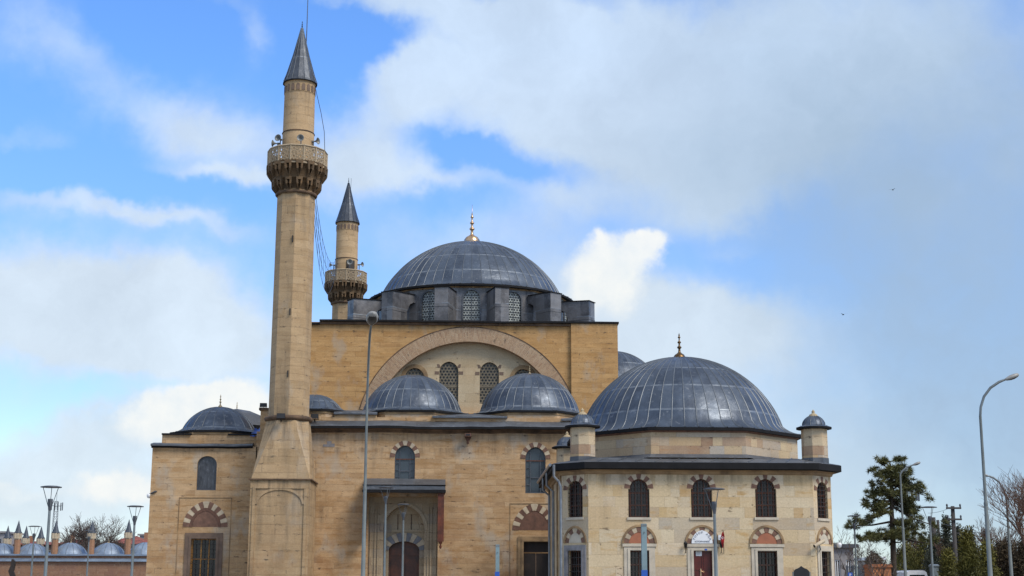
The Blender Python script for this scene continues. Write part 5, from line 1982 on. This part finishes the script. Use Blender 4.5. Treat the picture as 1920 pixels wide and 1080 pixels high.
def chimney(px, ytip, ybase, ybot, wpx, Y, lab):
    x = PX(px, ybase, Y)
    s_ = wpx / 2 * Y / FPX
    zt_, zc_, zb_ = PZ(ytip, Y, px), PZ(ybase, Y, px), PZ(ybot, Y, px)
    t = thing('chimney', lab, 'chimney', (x, Y, zb_), 'brick chimneys with pointed lead caps')
    mb = MB()
    b_ = s_ * .78
    zv = zc_ - 1.1 * s_ * 1.3
    mb.lathe(x, Y, [(b_ * 1.12, zb_ - 1.0), (b_ * 1.08, zv)], 8, rot=pi / 8, sm=False)
    for k in range(8):
        a = pi / 8 + k * pi / 4
        mb.box(x + b_ * cos(a) - .10, x + b_ * cos(a) + .10, Y + b_ * sin(a) - .10, Y + b_ * sin(a) + .10, zv, zc_, 1)
    mb.lathe(x, Y, [(b_ * .5, zv), (b_ * .5, zc_)], 8, mi=2)
    mb.lathe(x, Y, [(b_ * 1.1, zv - .08), (b_ * 1.15, zv), (0.01, zv + .02)], 8, rot=pi / 8, sm=False, mi=1)
    mb.build('shaft', ['chimney_brick', 'pale_voussoir', 'black_metal'], t)
    mb = MB()
    mb.lathe(x, Y, [(s_ * .6, zc_), (s_ * 1.05, zc_ - .03), (s_ * 1.05, zc_ + .05), (s_ * .8, zc_ + .16), (s_ * .08, zt_ - .1), (0, zt_)], 10, sm=False, uper=10, vper=.6)
    mb.build('cap', 'cone_lead', t)


chimney(34, 975, 999.5, 1036, 14, YD + .9, 'brick chimney with pointed lead cap, second tall one from the left edge of the photo')
chimney(104.5, 974, 999.5, 1036, 14, YD + .9, 'brick chimney with pointed lead cap just right of the tallest left post lamp')
chimney(172.5, 975, 999.5, 1036, 14, YD + .9, 'brick chimney with pointed lead cap in front of the bare round tree')
chimney(241, 973, 998.5, 1036, 13.5, YD + .9, 'brick chimney with pointed lead cap next to the lamp nearest the mosque')
chimney(14, 985, 1009.5, 1030, 14, YD + 5.6, 'farther brick chimney with pointed lead cap at the left edge')
chimney(48.5, 985, 1009, 1030, 13, YD + 5.6, 'farther brick chimney with pointed lead cap left of the small post lamp head')
chimney(76.5, 986, 1009.5, 1030, 14, YD + 5.6, 'farther brick chimney with pointed lead cap between the small and the tallest post lamps')


# ------------------------------------------------------------------ houses behind
def house(px0, px1, yeave, yridge, Y, label, wall='house_plaster', roofm='red_tile', nwin=3, dep=9):
    x0, x1 = PX(px0, yeave, Y), PX(px1, yeave, Y)
    ze_, zr_ = PZ(yeave, Y, px0), PZ(yridge, Y, px0)
    t = thing('house', label, 'house', ((x0 + x1) / 2, Y, 0), 'houses beyond the mosque')
    w_ = [(x0 + (x1 - x0) * (i + .25) / nwin, x0 + (x1 - x0) * (i + .75) / nwin) for i in range(nwin)]
    mb = MB()
    mb.panel([(x0, 0), (x1, 0), (x1, ze_), (x0, ze_)], [[(a, ze_ - 2.2), (b_, ze_ - 2.2), (b_, ze_ - .8), (a, ze_ - .8)] for a, b_ in w_], front(Y), .2)
    mb.box(x0, x1, Y, Y + dep, 0, ze_, sides='xXY')
    mb.build('wall', wall, t)
    for a, b_ in w_:
        A = Arch((a + b_) / 2, ze_ - 2.2, ze_ - .8005, (b_ - a) / 2, .0005)
        g_ = grille(A, front(Y), .1, 2, 1, .06, None, frame=.07)
        o = g_.build('window', 'white_paint', t)
        pane(A, front(Y), .17, 'dark_glass', o)
    mb = MB()
    if zr_ - ze_ > .4:
        c = [V((x0 - .4, Y - .4, ze_)), V((x1 + .4, Y - .4, ze_)), V((x1 + .4, Y + dep + .4, ze_)), V((x0 - .4, Y + dep + .4, ze_))]
        d_ = min(dep / 2, (x1 - x0) * .35)
        r_ = [V((x0 + d_, Y + dep / 2, zr_)), V((x1 - d_, Y + dep / 2, zr_))]
        mb.face([c[0], c[1], r_[1], r_[0]]); mb.face([c[1], c[2], r_[1]]); mb.face([c[2], c[3], r_[0], r_[1]]); mb.face([c[3], c[0], r_[0]])
        mb.face([c[3], c[2], c[1], c[0]])
    else:
        mb.box(x0 - .3, x1 + .3, Y - .3, Y + dep + .3, ze_ + .001, ze_ + .25)
    ro_ = mb.build('roof', roofm, t)
    if zr_ - ze_ <= .4 or nwin == 1: return t
    mb = MB()
    xc = x0 + (x1 - x0) * .3
    mb.box(xc - .3, xc + .3, Y + dep * .4, Y + dep * .4 + .5, ze_ + .3, zr_ + .8)
    mb.build('chimney', 'chimney_brick', ro_)
    return t


house(210, 262, 1019, 1003, 205, 'house with faded red hip roof behind the row of domes, near the mosque corner', wall='brown_plaster')
house(246, 300, 1020, 1008, 190, 'house with bright red roof just left of the mosque corner')
house(262, 320, 1004, 1003, 230, 'grey flat roofed block behind the red roofs at the mosque corner', wall='grey_plaster', roofm='grey_plaster')
house(106, 160, 1020, 1010, 215, 'low red roofed house behind the domes left of the bare round tree', wall='brown_plaster')
house(-40, 8, 999, 998, 220, 'grey flat roofed block at the left edge behind the chimneys', wall='grey_plaster', roofm='grey_plaster')
house(20, 100, 1021, 1013, 225, 'long low red roofed house behind the leftmost chimneys', wall='brown_plaster', nwin=5)

# far grey roofed building at right
house(1560, 1600, 1027, 1026.4, 100, 'brown and grey flat roofed building just right of the library', wall='grey_plaster', roofm='dark_steel', nwin=2)
house(1638, 1653, 1050, 1043, 120, 'tiny pale roofed hut above the orange kiosk', wall='house_plaster', roofm='white_paint', nwin=1, dep=5)


# ------------------------------------------------------------------ trees
def bare_tree(px, ytop, Y, spread, seed, label, tw='twig', levels=6, lean=0.0, grp='bare winter trees', thick=.16, fork=.3, kids=(2, 4), nm='bare_tree', z0=0.0):
    x, zt_ = P(px, ytop, Y)
    t = thing(nm, label, 'tree', (x, Y, z0), grp)
    H = zt_ - z0

    def grow(rd, tr, br, p, d, L, r, lv):
        n = 3
        pts, q, dd = [p], p.copy(), d.copy()
        for i in range(n):
            dd = (dd + V((rd.uniform(-1, 1), rd.uniform(-1, 1), rd.uniform(-.3, .7))) * .17).normalized()
            q = q + dd * L / n
            pts.append(q.copy())
        rad = [r * (1 - .4 * i / n) for i in range(n + 1)]
        (tr if lv == 0 else br).tube(pts, rad, 6 if lv < 2 else 3, cap=False)
        if lv >= levels: return
        for i in range(rd.randint(*kids)):
            ax_ = V((rd.uniform(-1, 1), rd.uniform(-1, 1), rd.uniform(-.1, .6)))
            nd = (dd * .75 + ax_ * spread).normalized()
            grow(rd, tr, br, pts[-1] if i < 2 else pts[-2], nd, L * rd.uniform(.62, .86), max(r * .58, .009 * max(1, Y / 75)), lv + 1)
    best = None
    for k in range(5):      # keep the most compact, upright of a few growths
        tr, br = MB(), MB()
        grow(random.Random(seed + 100 * k), tr, br, V((x, Y, z0)), V((lean, 0, 1)).normalized(), H * fork, thick, 0)
        zm = max(v.z for v in br.v)
        wd = max(abs(v.x - x) for v in br.v) / (zm - z0)
        if best is None or wd < best[0]: best = (wd, tr, br, zm)
    wd, tr, br, zm = best
    s_ = H / (zm - z0)
    for b_ in (tr, br):
        for v_ in b_.v:
            v_.z = z0 + (v_.z - z0) * s_
    tr.build('trunk', 'grey_bark', t)
    br.build('crown', tw, t)
    return t


bare_tree(192, 958, 172, .62, 5, 'bare round crowned winter tree behind the domed row on the left', levels=6, fork=.34, kids=(3, 5), thick=.2, z0=0)
bare_tree(1936, 872, 70, .6, 12, 'large bare winter tree at the right edge, above the far road lamp', tw='red_twig', levels=6, fork=.34, kids=(3, 4), thick=.17)
bare_tree(1955, 880, 66, .6, 19, 'bare reddish winter tree cut by the right edge of the photo', tw='red_twig', levels=6, fork=.34, kids=(3, 4), thick=.17)
bare_tree(1880, 958, 86, .5, 25, 'bare thin winter tree between the two right road lamps', tw='red_twig', levels=6, kids=(2, 4), fork=.3)
bare_tree(1842, 968, 92, .5, 33, 'bare dark winter tree left of the nearest right road lamp', levels=6, kids=(2, 3), fork=.3)
bare_tree(1583, 985, 92, .7, 41, 'bare slender tree close to the right wall of the library', levels=6, kids=(2, 3), fork=.3, thick=.1)
bare_tree(1622, 1000, 88, .8, 47, 'bare small tree under the left branches of the pine', levels=6, kids=(2, 3), fork=.32, thick=.11)
bare_tree(1650, 1010, 72, .8, 53, 'bare crooked small tree leaning before the orange kiosk', levels=5, kids=(2, 3), lean=-.35, fork=.4, thick=.11)
bare_tree(1720, 1000, 116, .7, 59, 'bare brown thicket tree behind the white van', tw='red_twig', levels=6, kids=(2, 4), fork=.2)
bare_tree(1790, 1000, 98, .7, 61, 'bare brown thicket tree behind the utility pole', tw='red_twig', levels=6, kids=(2, 4), fork=.2)


def leaf(mb, p, s_, rd, asp=.5, up=.0):
    d = V((rd.gauss(0, 1), rd.gauss(0, 1), rd.gauss(0, 1) + up)).normalized()
    e = d.cross(V((rd.gauss(0, 1), rd.gauss(0, 1), rd.gauss(0, 1)))).normalized()
    mb.face([p - e * s_ * asp * .5, p + d * s_ * .5 + e * s_ * asp * .35, p + d * s_, p + d * s_ * .5 - e * s_ * asp * .5], [(0, 0), (1, 0), (1, 1), (0, 1)])


# pine
YP = 85.0
kP = YP / FPX
rd = random.Random(77)
pxx, pzz = P(1669, 866, YP)
pine = thing('pine_tree', 'tall dark pine with layered needle clumps on open limbs, right of the library', 'tree', (PX(1676, 1080, YP), YP, 0))
tr, fo = MB(), MB()
tpts = []
for py, px in ((1110, 1677), (1080, 1676), (1020, 1674.5), (960, 1672), (920, 1671), (890, 1670), (868, 1669)):
    x, z = P(px, py, YP)
    tpts.append((x, YP, z))
tpts[0] = (tpts[0][0], YP, 0)
tr.tube(tpts, [.21, .18, .17, .13, .10, .06, .03], 8)
tr.build('trunk', 'bark', pine)
limb = MB()
clumps = []


def limb_to(p0, p1, depth, w, n=3, sz=.55):
    x0, z0 = P(*p0, YP); x1, z1 = P(*p1, YP)
    a, b_ = V((x0, YP, z0)), V((x1, YP + depth, z1))
    mid = a.lerp(b_, .5) + V((0, 0, rd.uniform(-.15, .05)))
    limb.tube([a, mid, b_], [w, w * .7, w * .35], 5)
    for i in range(n):
        t = 1 - i * .22
        c = (mid.lerp(b_, (t - .5) * 2) if t > .5 else a.lerp(mid, t * 2)) + V((rd.uniform(-.25, .25), rd.uniform(-.4, .4), rd.uniform(-.05, .3)))
        clumps.append((c, sz * rd.uniform(.8, 1.2)))


T = 1671
for p1, dpt, n_, sz in (((1652, 868), .3, 2, .5), ((1668, 864), 0, 1, .5), ((1684, 868), -.3, 2, .5), ((1645, 882), .4, 3, .6), ((1694, 886), -.4, 3, .7), ((1705, 893), .2, 3, .6),
                     ((1648, 896), -.3, 2, .5), ((1690, 905), .5, 3, .75), ((1702, 910), -.6, 3, .65), ((1662, 885), -.5, 2, .6), ((1678, 890), -.6, 3, .7)):
    limb_to((T, p1[1] + 12), p1, dpt, .05, n_, sz)
for p1, dpt, n_, sz in (((1660, 905), .6, 3, .6), ((1682, 915), .5, 3, .65), ((1655, 930), -.6, 3, .6), ((1692, 935), -.6, 3, .6), ((1700, 945), .6, 3, .6), ((1650, 960), -.6, 3, .55), ((1712, 990), .6, 4, .65), ((1690, 985), -.6, 3, .6)):
    limb_to((T, p1[1] - 8), p1, dpt, .05, n_, sz)
for p0, p1, dpt, n_, sz in (((T, 935), (1646, 912), .4, 3, .55), ((T, 940), (1620, 930), -.3, 4, .6), ((T, 945), (1632, 945), .6, 3, .6), ((T, 936), (1628, 957), -.5, 3, .5),
                         ((T, 902), (1722, 920), .3, 4, .65), ((T, 908), (1732, 930), -.4, 3, .55), ((T, 915), (1712, 941), .6, 2, .5), ((T + 1, 934), (1708, 954), 0, 3, .5),
                         ((T, 950), (1620, 975), .3, 3, .55), ((T, 958), (1592, 992), -.4, 4, .6), ((T, 978), (1605, 985), .7, 3, .55), ((T + 1, 942), (1728, 966), .3, 4, .65), ((T + 2, 950), (1742, 985), -.5, 4, .6),
                         ((T + 2, 972), (1735, 1004), .5, 3, .55), ((T, 1000), (1630, 1002), .2, 4, .6), ((T, 1004), (1612, 1012), -.5, 4, .65), ((T, 1010), (1645, 1010), .6, 3, .65),
                         ((T + 2, 998), (1690, 1006), -.6, 3, .65), ((T + 2, 1005), (1750, 1020), .3, 3, .55), ((T, 1000), (1665, 1000), -.9, 3, .7), ((T, 1015), (1684, 1018), -.5, 3, .6)):
    limb_to(p0, p1, dpt, .07, n_, sz)
limb.build('limb', 'bark', pine)
for c, s_ in clumps:
    for q in range(4):
        cc = c + V((rd.gauss(0, s_ * .38), rd.gauss(0, s_ * .4), rd.gauss(0, s_ * .2)))
        for i in range(70):
            d = V((rd.gauss(0, 1), rd.gauss(0, 1), rd.gauss(.25, .8))).normalized()
            p = cc + d * rd.uniform(0, .10)
            e = d.cross(V((rd.gauss(0, 1), rd.gauss(0, 1), rd.gauss(0, 1)))).normalized()
            L = rd.uniform(.15, .30)
            fo.face([p - e * .018, p + e * .018, p + d * L], [(0, 0), (1, 0), (.5, 1)])
fo.build('crown', 'needle_green', pine)


def shrub(px, ytop, w, Y, kind, label, seed, shape='cone', n=2600, grp='evergreen shrubs and conifers on the right', ls=.19):
    rd = random.Random(seed)
    x, z = P(px, ytop, Y)
    R_ = w / 2 * Y / FPX
    t = thing('conifer' if shape == 'cone' else 'shrub', label, 'tree' if shape == 'cone' else 'shrub', (x, Y, 0), grp)
    mb = MB()
    mb.tube([(x, Y, 0), (x + .03, Y, z * .5), (x, Y, z * .93)], [.12, .08, .02], 6)
    for k in range(14):
        a, h = rd.uniform(0, 6.28), z * rd.uniform(.15, .8)
        r_ = R_ * (1 - h / z) * .8
        mb.tube([(x, Y, h), (x + r_ * cos(a), Y + r_ * sin(a), h + r_ * .5)], [.03, .012], 4)
    mb.build('trunk', 'bark', t)
    fo = MB()
    sprays = []
    for k in range(int(n * 2.3) // 22):
        h = rd.random() ** (1.5 if shape == 'cone' else .9)
        if shape == 'cone':
            rr_ = R_ * (1 - h) ** .8 * (1 + .25 * sin(h * 23 + seed)) + .05
        else:
            rr_ = R_ * sqrt(max(.02, 1 - (h * 1.9 - .9) ** 2)) if h > .47 else R_
        a = rd.uniform(0, 2 * pi)
        q = sqrt(rd.uniform(.25, 1)) * (1 + .3 * mnoise.noise(V((a * 2, h * 5, seed))))
        sprays.append(V((x + rr_ * q * cos(a), Y + rr_ * q * sin(a), .15 + h * (z - .15))))
    for c in sprays:
        for i in range(22):
            leaf(fo, c + V((rd.gauss(0, .13), rd.gauss(0, .13), rd.gauss(0, .16))), ls * rd.uniform(.6, 1.2), rd, .45, .7)
    fo.build('crown', kind, t)


for i, a in enumerate([
    (1812, 1003, 60, 74, 'thuja_green', 'yellow green pointed conifer behind the utility pole, brightest on the right', 'cone', 4200),
    (1848, 1020, 50, 78, 'thuja_green', 'yellow green lower conifer left of the nearest right road lamp', 'cone', 3200),
    (1776, 1040, 34, 72, 'thuja_green', 'narrow yellow green conifer left of the utility pole', 'cone', 2200),
    (1728, 1008, 66, 113, 'thuja_green', 'wide yellow green conifer over the white van', 'cone', 3600),
    (1700, 1025, 46, 111, 'thuja_green', 'olive green bush between the pine and the white van', 'round', 2400),
    (1774, 974, 40, 96, 'dark_conifer', 'dark conifer with open top right of the disc post lamp', 'cone', 2600),
    (1797, 990, 36, 98, 'dark_conifer', 'dark conifer just right of the utility pole', 'cone', 2400),
    (1819, 994, 28, 100, 'dark_conifer', 'small dark conifer tip above the brightest yellow green one', 'cone', 1800),
    (1848, 1000, 34, 97, 'dark_conifer', 'dark conifer tip just left of the nearest right road lamp', 'cone', 2200),
    (1750, 985, 40, 109, 'dark_conifer', 'dark conifer behind the disc post lamp on the right', 'cone', 2400),
    (1885, 1022, 60, 80, 'brown_foliage', 'dark brown bush between the two right road lamps', 'round', 3400),
    (1925, 1015, 60, 78, 'brown_foliage', 'dark brown bush cut by the right edge of the photo', 'round', 3400),
    (1765, 1020, 70, 110, 'brown_foliage', 'brown bush in the gap between conifers behind the utility pole', 'round', 3400),
    (1695, 1035, 60, 115, 'brown_foliage', 'brown undergrowth bush behind the pine trunk', 'round', 3000),
    (1640, 1042, 50, 104, 'brown_foliage', 'dark brown bush behind the orange kiosk', 'round', 2400),
    (1830, 1045, 60, 84, 'dark_conifer', 'low dark green shrub under the yellow green conifers', 'round', 2600),
    (1706, 1012, 70, 120, 'dark_conifer', 'dark green bush far back between the pine and the disc post lamp', 'round', 3000),
    (1760, 1005, 60, 104, 'dark_conifer', 'dark green bush far back between the disc post lamp and the utility pole', 'round', 3000),
    (1808, 1012, 70, 106, 'brown_foliage', 'brown green bush far back right of the utility pole', 'round', 3000),
    (1868, 1030, 70, 104, 'dark_conifer', 'dark green bush far back behind the nearest right road lamp', 'round', 3000),
    (1905, 1040, 60, 90, 'dark_conifer', 'low dark green shrub beneath the largest bare tree', 'round', 2600)]):
    shrub(a[0], a[1], a[2], a[3], a[4], a[5], 100 + i, a[6], a[7])

# dark clipped twist at the far left: a metal sculpture-like leaning dark shrub stem
YS = 60
t = thing('dark_bollard', 'dark twisted upright shape with a bend, standing left before the reddish wall', 'sculpture', (PX(23, 1080, YS), YS, 0))
mb = MB()
ms = front(YS)
pl = [P(px, py, YS) for px, py in ((20, 1085), (15.2, 1071), (20, 1060), (21.5, 1049), (23.5, 1048), (28.3, 1053), (26, 1066), (24.5, 1071), (27, 1078), (27, 1085))]
mb.prism(pl, 0, .16, 0, ms, back=True)
x, z = P(20, 1085, YS); x2, _ = P(27, 1085, YS)
mb.build('upper_part', 'dark_wood', t)
mb = MB()
mb.box(x + .001, x2 - .001, YS, YS + .16, 0, z)
mb.build('post', 'dark_wood', t)

# ------------------------------------------------------------------ right background objects
def utility_pole(px, yt, Y, lab, arms=True, r=.13):
    x, z = P(px, yt, Y)
    t = thing('utility_pole', lab, 'utility pole', (x, Y, 0), 'utility poles')
    mb = MB()
    mb.lathe(x, Y, [(r * 1.25, 0), (r * .85, z), (0, z)], 10)
    mb.build('pole', 'utility_wood', t)
    if arms:
        for k, (dz, w_) in enumerate(((.12, .42), (.75, .42))):
            mb = MB()
            mb.box(x - w_, x + w_, Y - r - .1, Y - r + .02, z - dz - .05, z - dz + .05)
            mb.build('crossarm', 'utility_wood', t)
            mb = MB()
            for sx in (-1, 1):
                mb.lathe(x + sx * w_ * .9, Y - r - .04, [(.03, z - dz + .05), (.05, z - dz + .10), (.06, z - dz + .18), (.03, z - dz + .24), (0, z - dz + .24)], 8)
            mb.build('insulator', 'dark_steel', t)
        mb = MB()
        mb.box(x + .08, x + .5, Y - .05, Y + .05, z - 1.55, z - 1.48)
        mb.build('bracket', 'utility_wood', t)


utility_pole(1786, 949, 82, 'dark utility pole with two short crossarms before the conifers')
utility_pole(1749.5, 970, 105, 'dark plain pole right behind the disc post lamp', arms=False, r=.2)
utility_pole(1758.5, 975, 112, 'thin plain pole between the disc post lamp and the dark conifer', arms=False, r=.13)
mb = MB()
def cat(a, b_, sag, r_=.012):
    pts = [V(a).lerp(V(b_), i / 12) - V((0, 0, sag * 4 * (i / 12) * (1 - i / 12))) for i in range(13)]
    mb.tube(pts, r_, 4)
def pt(px, py, Y): x, z = P(px, py, Y); return (x, Y, z)
cat(pt(1750, 972, 105), pt(1786, 986, 82), .1); cat(pt(1786, 986, 82), pt(1848, 1000, 80), .1)
cat(pt(1786, 950, 82), pt(1740, 962, 108), .1)
tag(mb.build('overhead_wire', 'black_metal', None, origin=pt(1786, 980, 82)), 'thin overhead wires strung past the utility pole with crossarms', 'wire')
# lattice mast
def mast(px, yt, Y, w, lab, dishes=True):
    x, z = P(px, yt, Y)
    t = thing('antenna_mast', lab, 'mast', (x, Y, 0), 'lattice antenna masts')
    mb = MB()
    c = [(-w, -w), (w, -w), (w, w), (-w, w)]
    for cx_, cy_ in c: mb.tube([(x + cx_, Y + cy_, 0), (x + cx_ * .5, Y + cy_ * .5, z)], .04, 4)
    n = int(z / .9)
    for i in range(n):
        for k in range(4):
            a, b_ = c[k], c[(k + 1) % 4]
            s0, s1 = 1 - .5 * i / n, 1 - .5 * (i + 1) / n
            mb.tube([(x + a[0] * s0, Y + a[1] * s0, z * i / n), (x + b_[0] * s1, Y + b_[1] * s1, z * (i + 1) / n)], .02, 3)
            mb.tube([(x + a[0] * s1, Y + a[1] * s1, z * (i + 1) / n), (x + b_[0] * s1, Y + b_[1] * s1, z * (i + 1) / n)], .02, 3)
    mb.build('tower', 'dark_steel', t)
    mb = MB()
    for k in range(6):
        a = k * pi / 3
        r_ = w * 2.0
        mb.box(x + r_ * cos(a) - .07, x + r_ * cos(a) + .07, Y + r_ * sin(a) - .07, Y + r_ * sin(a) + .07, z - .3 - 1.3, z - .2)
        mb.tube([(x, Y, z - .8), (x + r_ * cos(a), Y + r_ * sin(a), z - .8)], .03, 4)
    mb.tube([(x, Y, z - .5), (x, Y, z + 1.6)], .03, 5)
    mb.build('antenna', 'dark_steel', t)


mast(1704, 906, 130, .42, 'grey lattice antenna mast seen through the right branches of the pine')
mast(106, 940, 260, .55, 'grey lattice antenna mast rising behind the brick chimneys on the left')

# white van (roof and rear in view)
YV = 100
vx0, vx1 = PX(1698, 1075, YV), PX(1741, 1075, YV)
zv = PZ(1069.5, YV, 1720)
van = thing('van', 'white high roofed van before the bushes, only its roof in view', 'van', ((vx0 + vx1) / 2, YV, 0))
mb = MB()
L = 5.2
w_ = vx1 - vx0
prof = [(vx0 + .02, .35), (vx1 - .02, .35), (vx1, .9), (vx1 - .03, zv - .55), (vx1 - .14, zv - .12), (vx1 - .3, zv), (vx0 + .3, zv), (vx0 + .14, zv - .12), (vx0 + .03, zv - .55), (vx0, .9)]
mb.prism(prof, 0, L, 0, front(YV), back=True)
vb = mb.build('body', 'white_paint', van)
mb = MB()
mb.prism([(vx0 + .2, zv - .95), (vx1 - .2, zv - .95), (vx1 - .28, zv - .3), (vx0 + .28, zv - .3)], -.012, .001, 0, front(YV))
mb.build('rear_window', 'dark_glass', van)
for sx, xx_ in ((-1, vx0 + .1), (1, vx1 - .3)):
    for yy in (.9, 4.2):
        mb = MB()
        mb.tube([(xx_, YV + yy, .34), (xx_ + .2, YV + yy, .34)], .34, 16)
        wh = mb.build('wheel', 'tyre_rubber', van)
        mb = MB()
        mb.tube([(xx_ - .005, YV + yy, .34), (xx_ + .205, YV + yy, .34)], .19, 12)
        mb.build('rim', 'grey_steel', wh)
    mb = MB()
    x_ = vx0 + .06 if sx < 0 else vx1 - .18
    mb.box(x_, x_ + .12, YV - .02, YV + .001, 1.0, 1.4)
    mb.build('tail_light', 'flag_red', van)
mb = MB()
mb.box(vx1 - .36, vx1 - .30, YV - .014, YV + L, zv + .002, zv + .05)
mb.build('roof_rail', 'dark_steel', van)

# orange kiosk
YK = 78
x0, x1 = PX(1636, 1070, YK), PX(1671, 1070, YK)
zk_ = PZ(1063.5, YK, 1650)
t = thing('kiosk', 'small orange plastered kiosk with a projecting flat cornice under the pine', 'kiosk', ((x0 + x1) / 2, YK, 0))
mb = MB()
mb.panel([(x0, 0), (x1, 0), (x1, zk_), (x0, zk_)], [[(x0 + .3, .9), (x1 - .3, .9), (x1 - .3, 1.5), (x0 + .3, 1.5)]], front(YK), .15)
mb.box(x0, x1, YK, YK + 1.6, 0, zk_, sides='xXY')
mb.build('wall', 'orange_plaster', t)
mb = MB()
mb.face([(x0 + .3, YK + .15, .9), (x1 - .3, YK + .15, .9), (x1 - .3, YK + .15, 1.5), (x0 + .3, YK + .15, 1.5)])
mb.build('hatch', 'dark_wood', t)
mb = MB()
mb.box(x0 - .06, x1 + .06, YK - .08, YK + 1.68, zk_, zk_ + .09)
mb.box(x0 - .02, x1 + .02, YK - .03, YK + 1.63, zk_ + .09, zk_ + .16)
mb.build('roof', 'orange_trim', t)

# parking sign
YG = 60
x, z = P(1594, 1077.5, YG)
t = thing('parking_sign', 'square blue parking sign with white letter P, right of the library', 'sign', (x, YG, 0))
s_ = 4.2 * YG / FPX
mb = MB()
mb.box(x - s_, x + s_, YG - .02, YG, z - s_ * 1.3, z + s_ * .9)
mb.build('plate', 'sign_blue', t)
mb = MB()
text_mb('P', s_ * 1.7, Matrix.Translation((x, YG - .024, z - .02)) @ R90, mb)
mb.build('letter', 'white_paint', t)
mb = MB()
mb.tube([(x, YG + .03, 0), (x, YG + .03, z + s_ * .8)], .03, 8)
mb.build('pole', 'galvanised_steel', t)

# green-grey cabinet
YQ = 90
x0, x1 = PX(1748, 1070, YQ), PX(1760, 1070, YQ)
zq_ = PZ(1062, YQ, 1754)
t = thing('utility_cabinet', 'grey green metal cabinet just right of the disc post lamp near the van', 'cabinet', ((x0 + x1) / 2, YQ, 0))
mb = MB()
mb.box(x0, x1, YQ, YQ + .5, 0, zq_)
mb.build('body', 'galvanised_steel', t)
mb = MB()
mb.extrude_x([(YQ - .06, zq_), (YQ - .06, zq_ + .05), (YQ + .25, zq_ + .14), (YQ + .56, zq_ + .05), (YQ + .56, zq_)][::-1], x0 - .05, x1 + .05)
mb.build('roof', 'grey_steel', t)
mb = MB()
mb.box(x0 + .04, x1 - .04, YQ - .02, YQ, .2, zq_ - .08)
mb.build('door', 'grey_steel', t)

# railing fence behind the parking sign
YR = 84
x0, x1 = PX(1588, 1070, YR), PX(1634, 1070, YR)
zr_ = PZ(1060, YR, 1610)
t = thing('fence', 'dark metal fence with upright bars between the library and the orange kiosk', 'fence', ((x0 + x1) / 2, YR, 0))
for i in range(5):
    mb = MB()
    x = x0 + (x1 - x0) * i / 4
    mb.box(x - .05, x + .05, YR - .05, YR + .05, 0, zr_)
    mb.build('post', 'dark_steel', t)
mb = MB()
for zz in (.25, zr_ - .12):
    mb.box(x0, x1, YR - .02, YR + .02, zz, zz + .06)
for i in range(26):
    x = x0 + (x1 - x0) * (i + .5) / 26
    mb.tube([(x, YR, .28), (x, YR, zr_ - .1)], .015, 4)
mb.build('bars', 'dark_steel', t)

# two distant birds
for i, (px, py) in enumerate(((1674, 356), (1581, 590))):
    Y = 150
    x, z = P(px, py, Y)
    mb = MB()
    mb.lathe(0, 0, [(0, -.2), (.05, -.1), (.06, 0), (.03, .14), (0, .2)], 6)
    mb.xform(Matrix.Rotation(pi / 2, 4, 'Y'))
    for sx in (-1, 1):
        mb.face([(-.06, 0, .02), (.08, 0, .02), (.05, sx * .25, .13), (-.04, sx * .22, .12)])
        mb.face([(-.04, sx * .22, .12), (.05, sx * .25, .13), (-.06, sx * .5, .07)])
    mb.xform(Matrix.Translation((x, Y, z)) @ Matrix.Rotation(.9 + i, 4, 'Z'))
    tag(mb.build('bird', 'black_metal', None, origin=(x, Y, z)), ('tiny dark bird flying high at the right of the sky', 'tiny dark bird flying lower in the sky right of the library dome')[i], 'bird', 'birds in the sky')
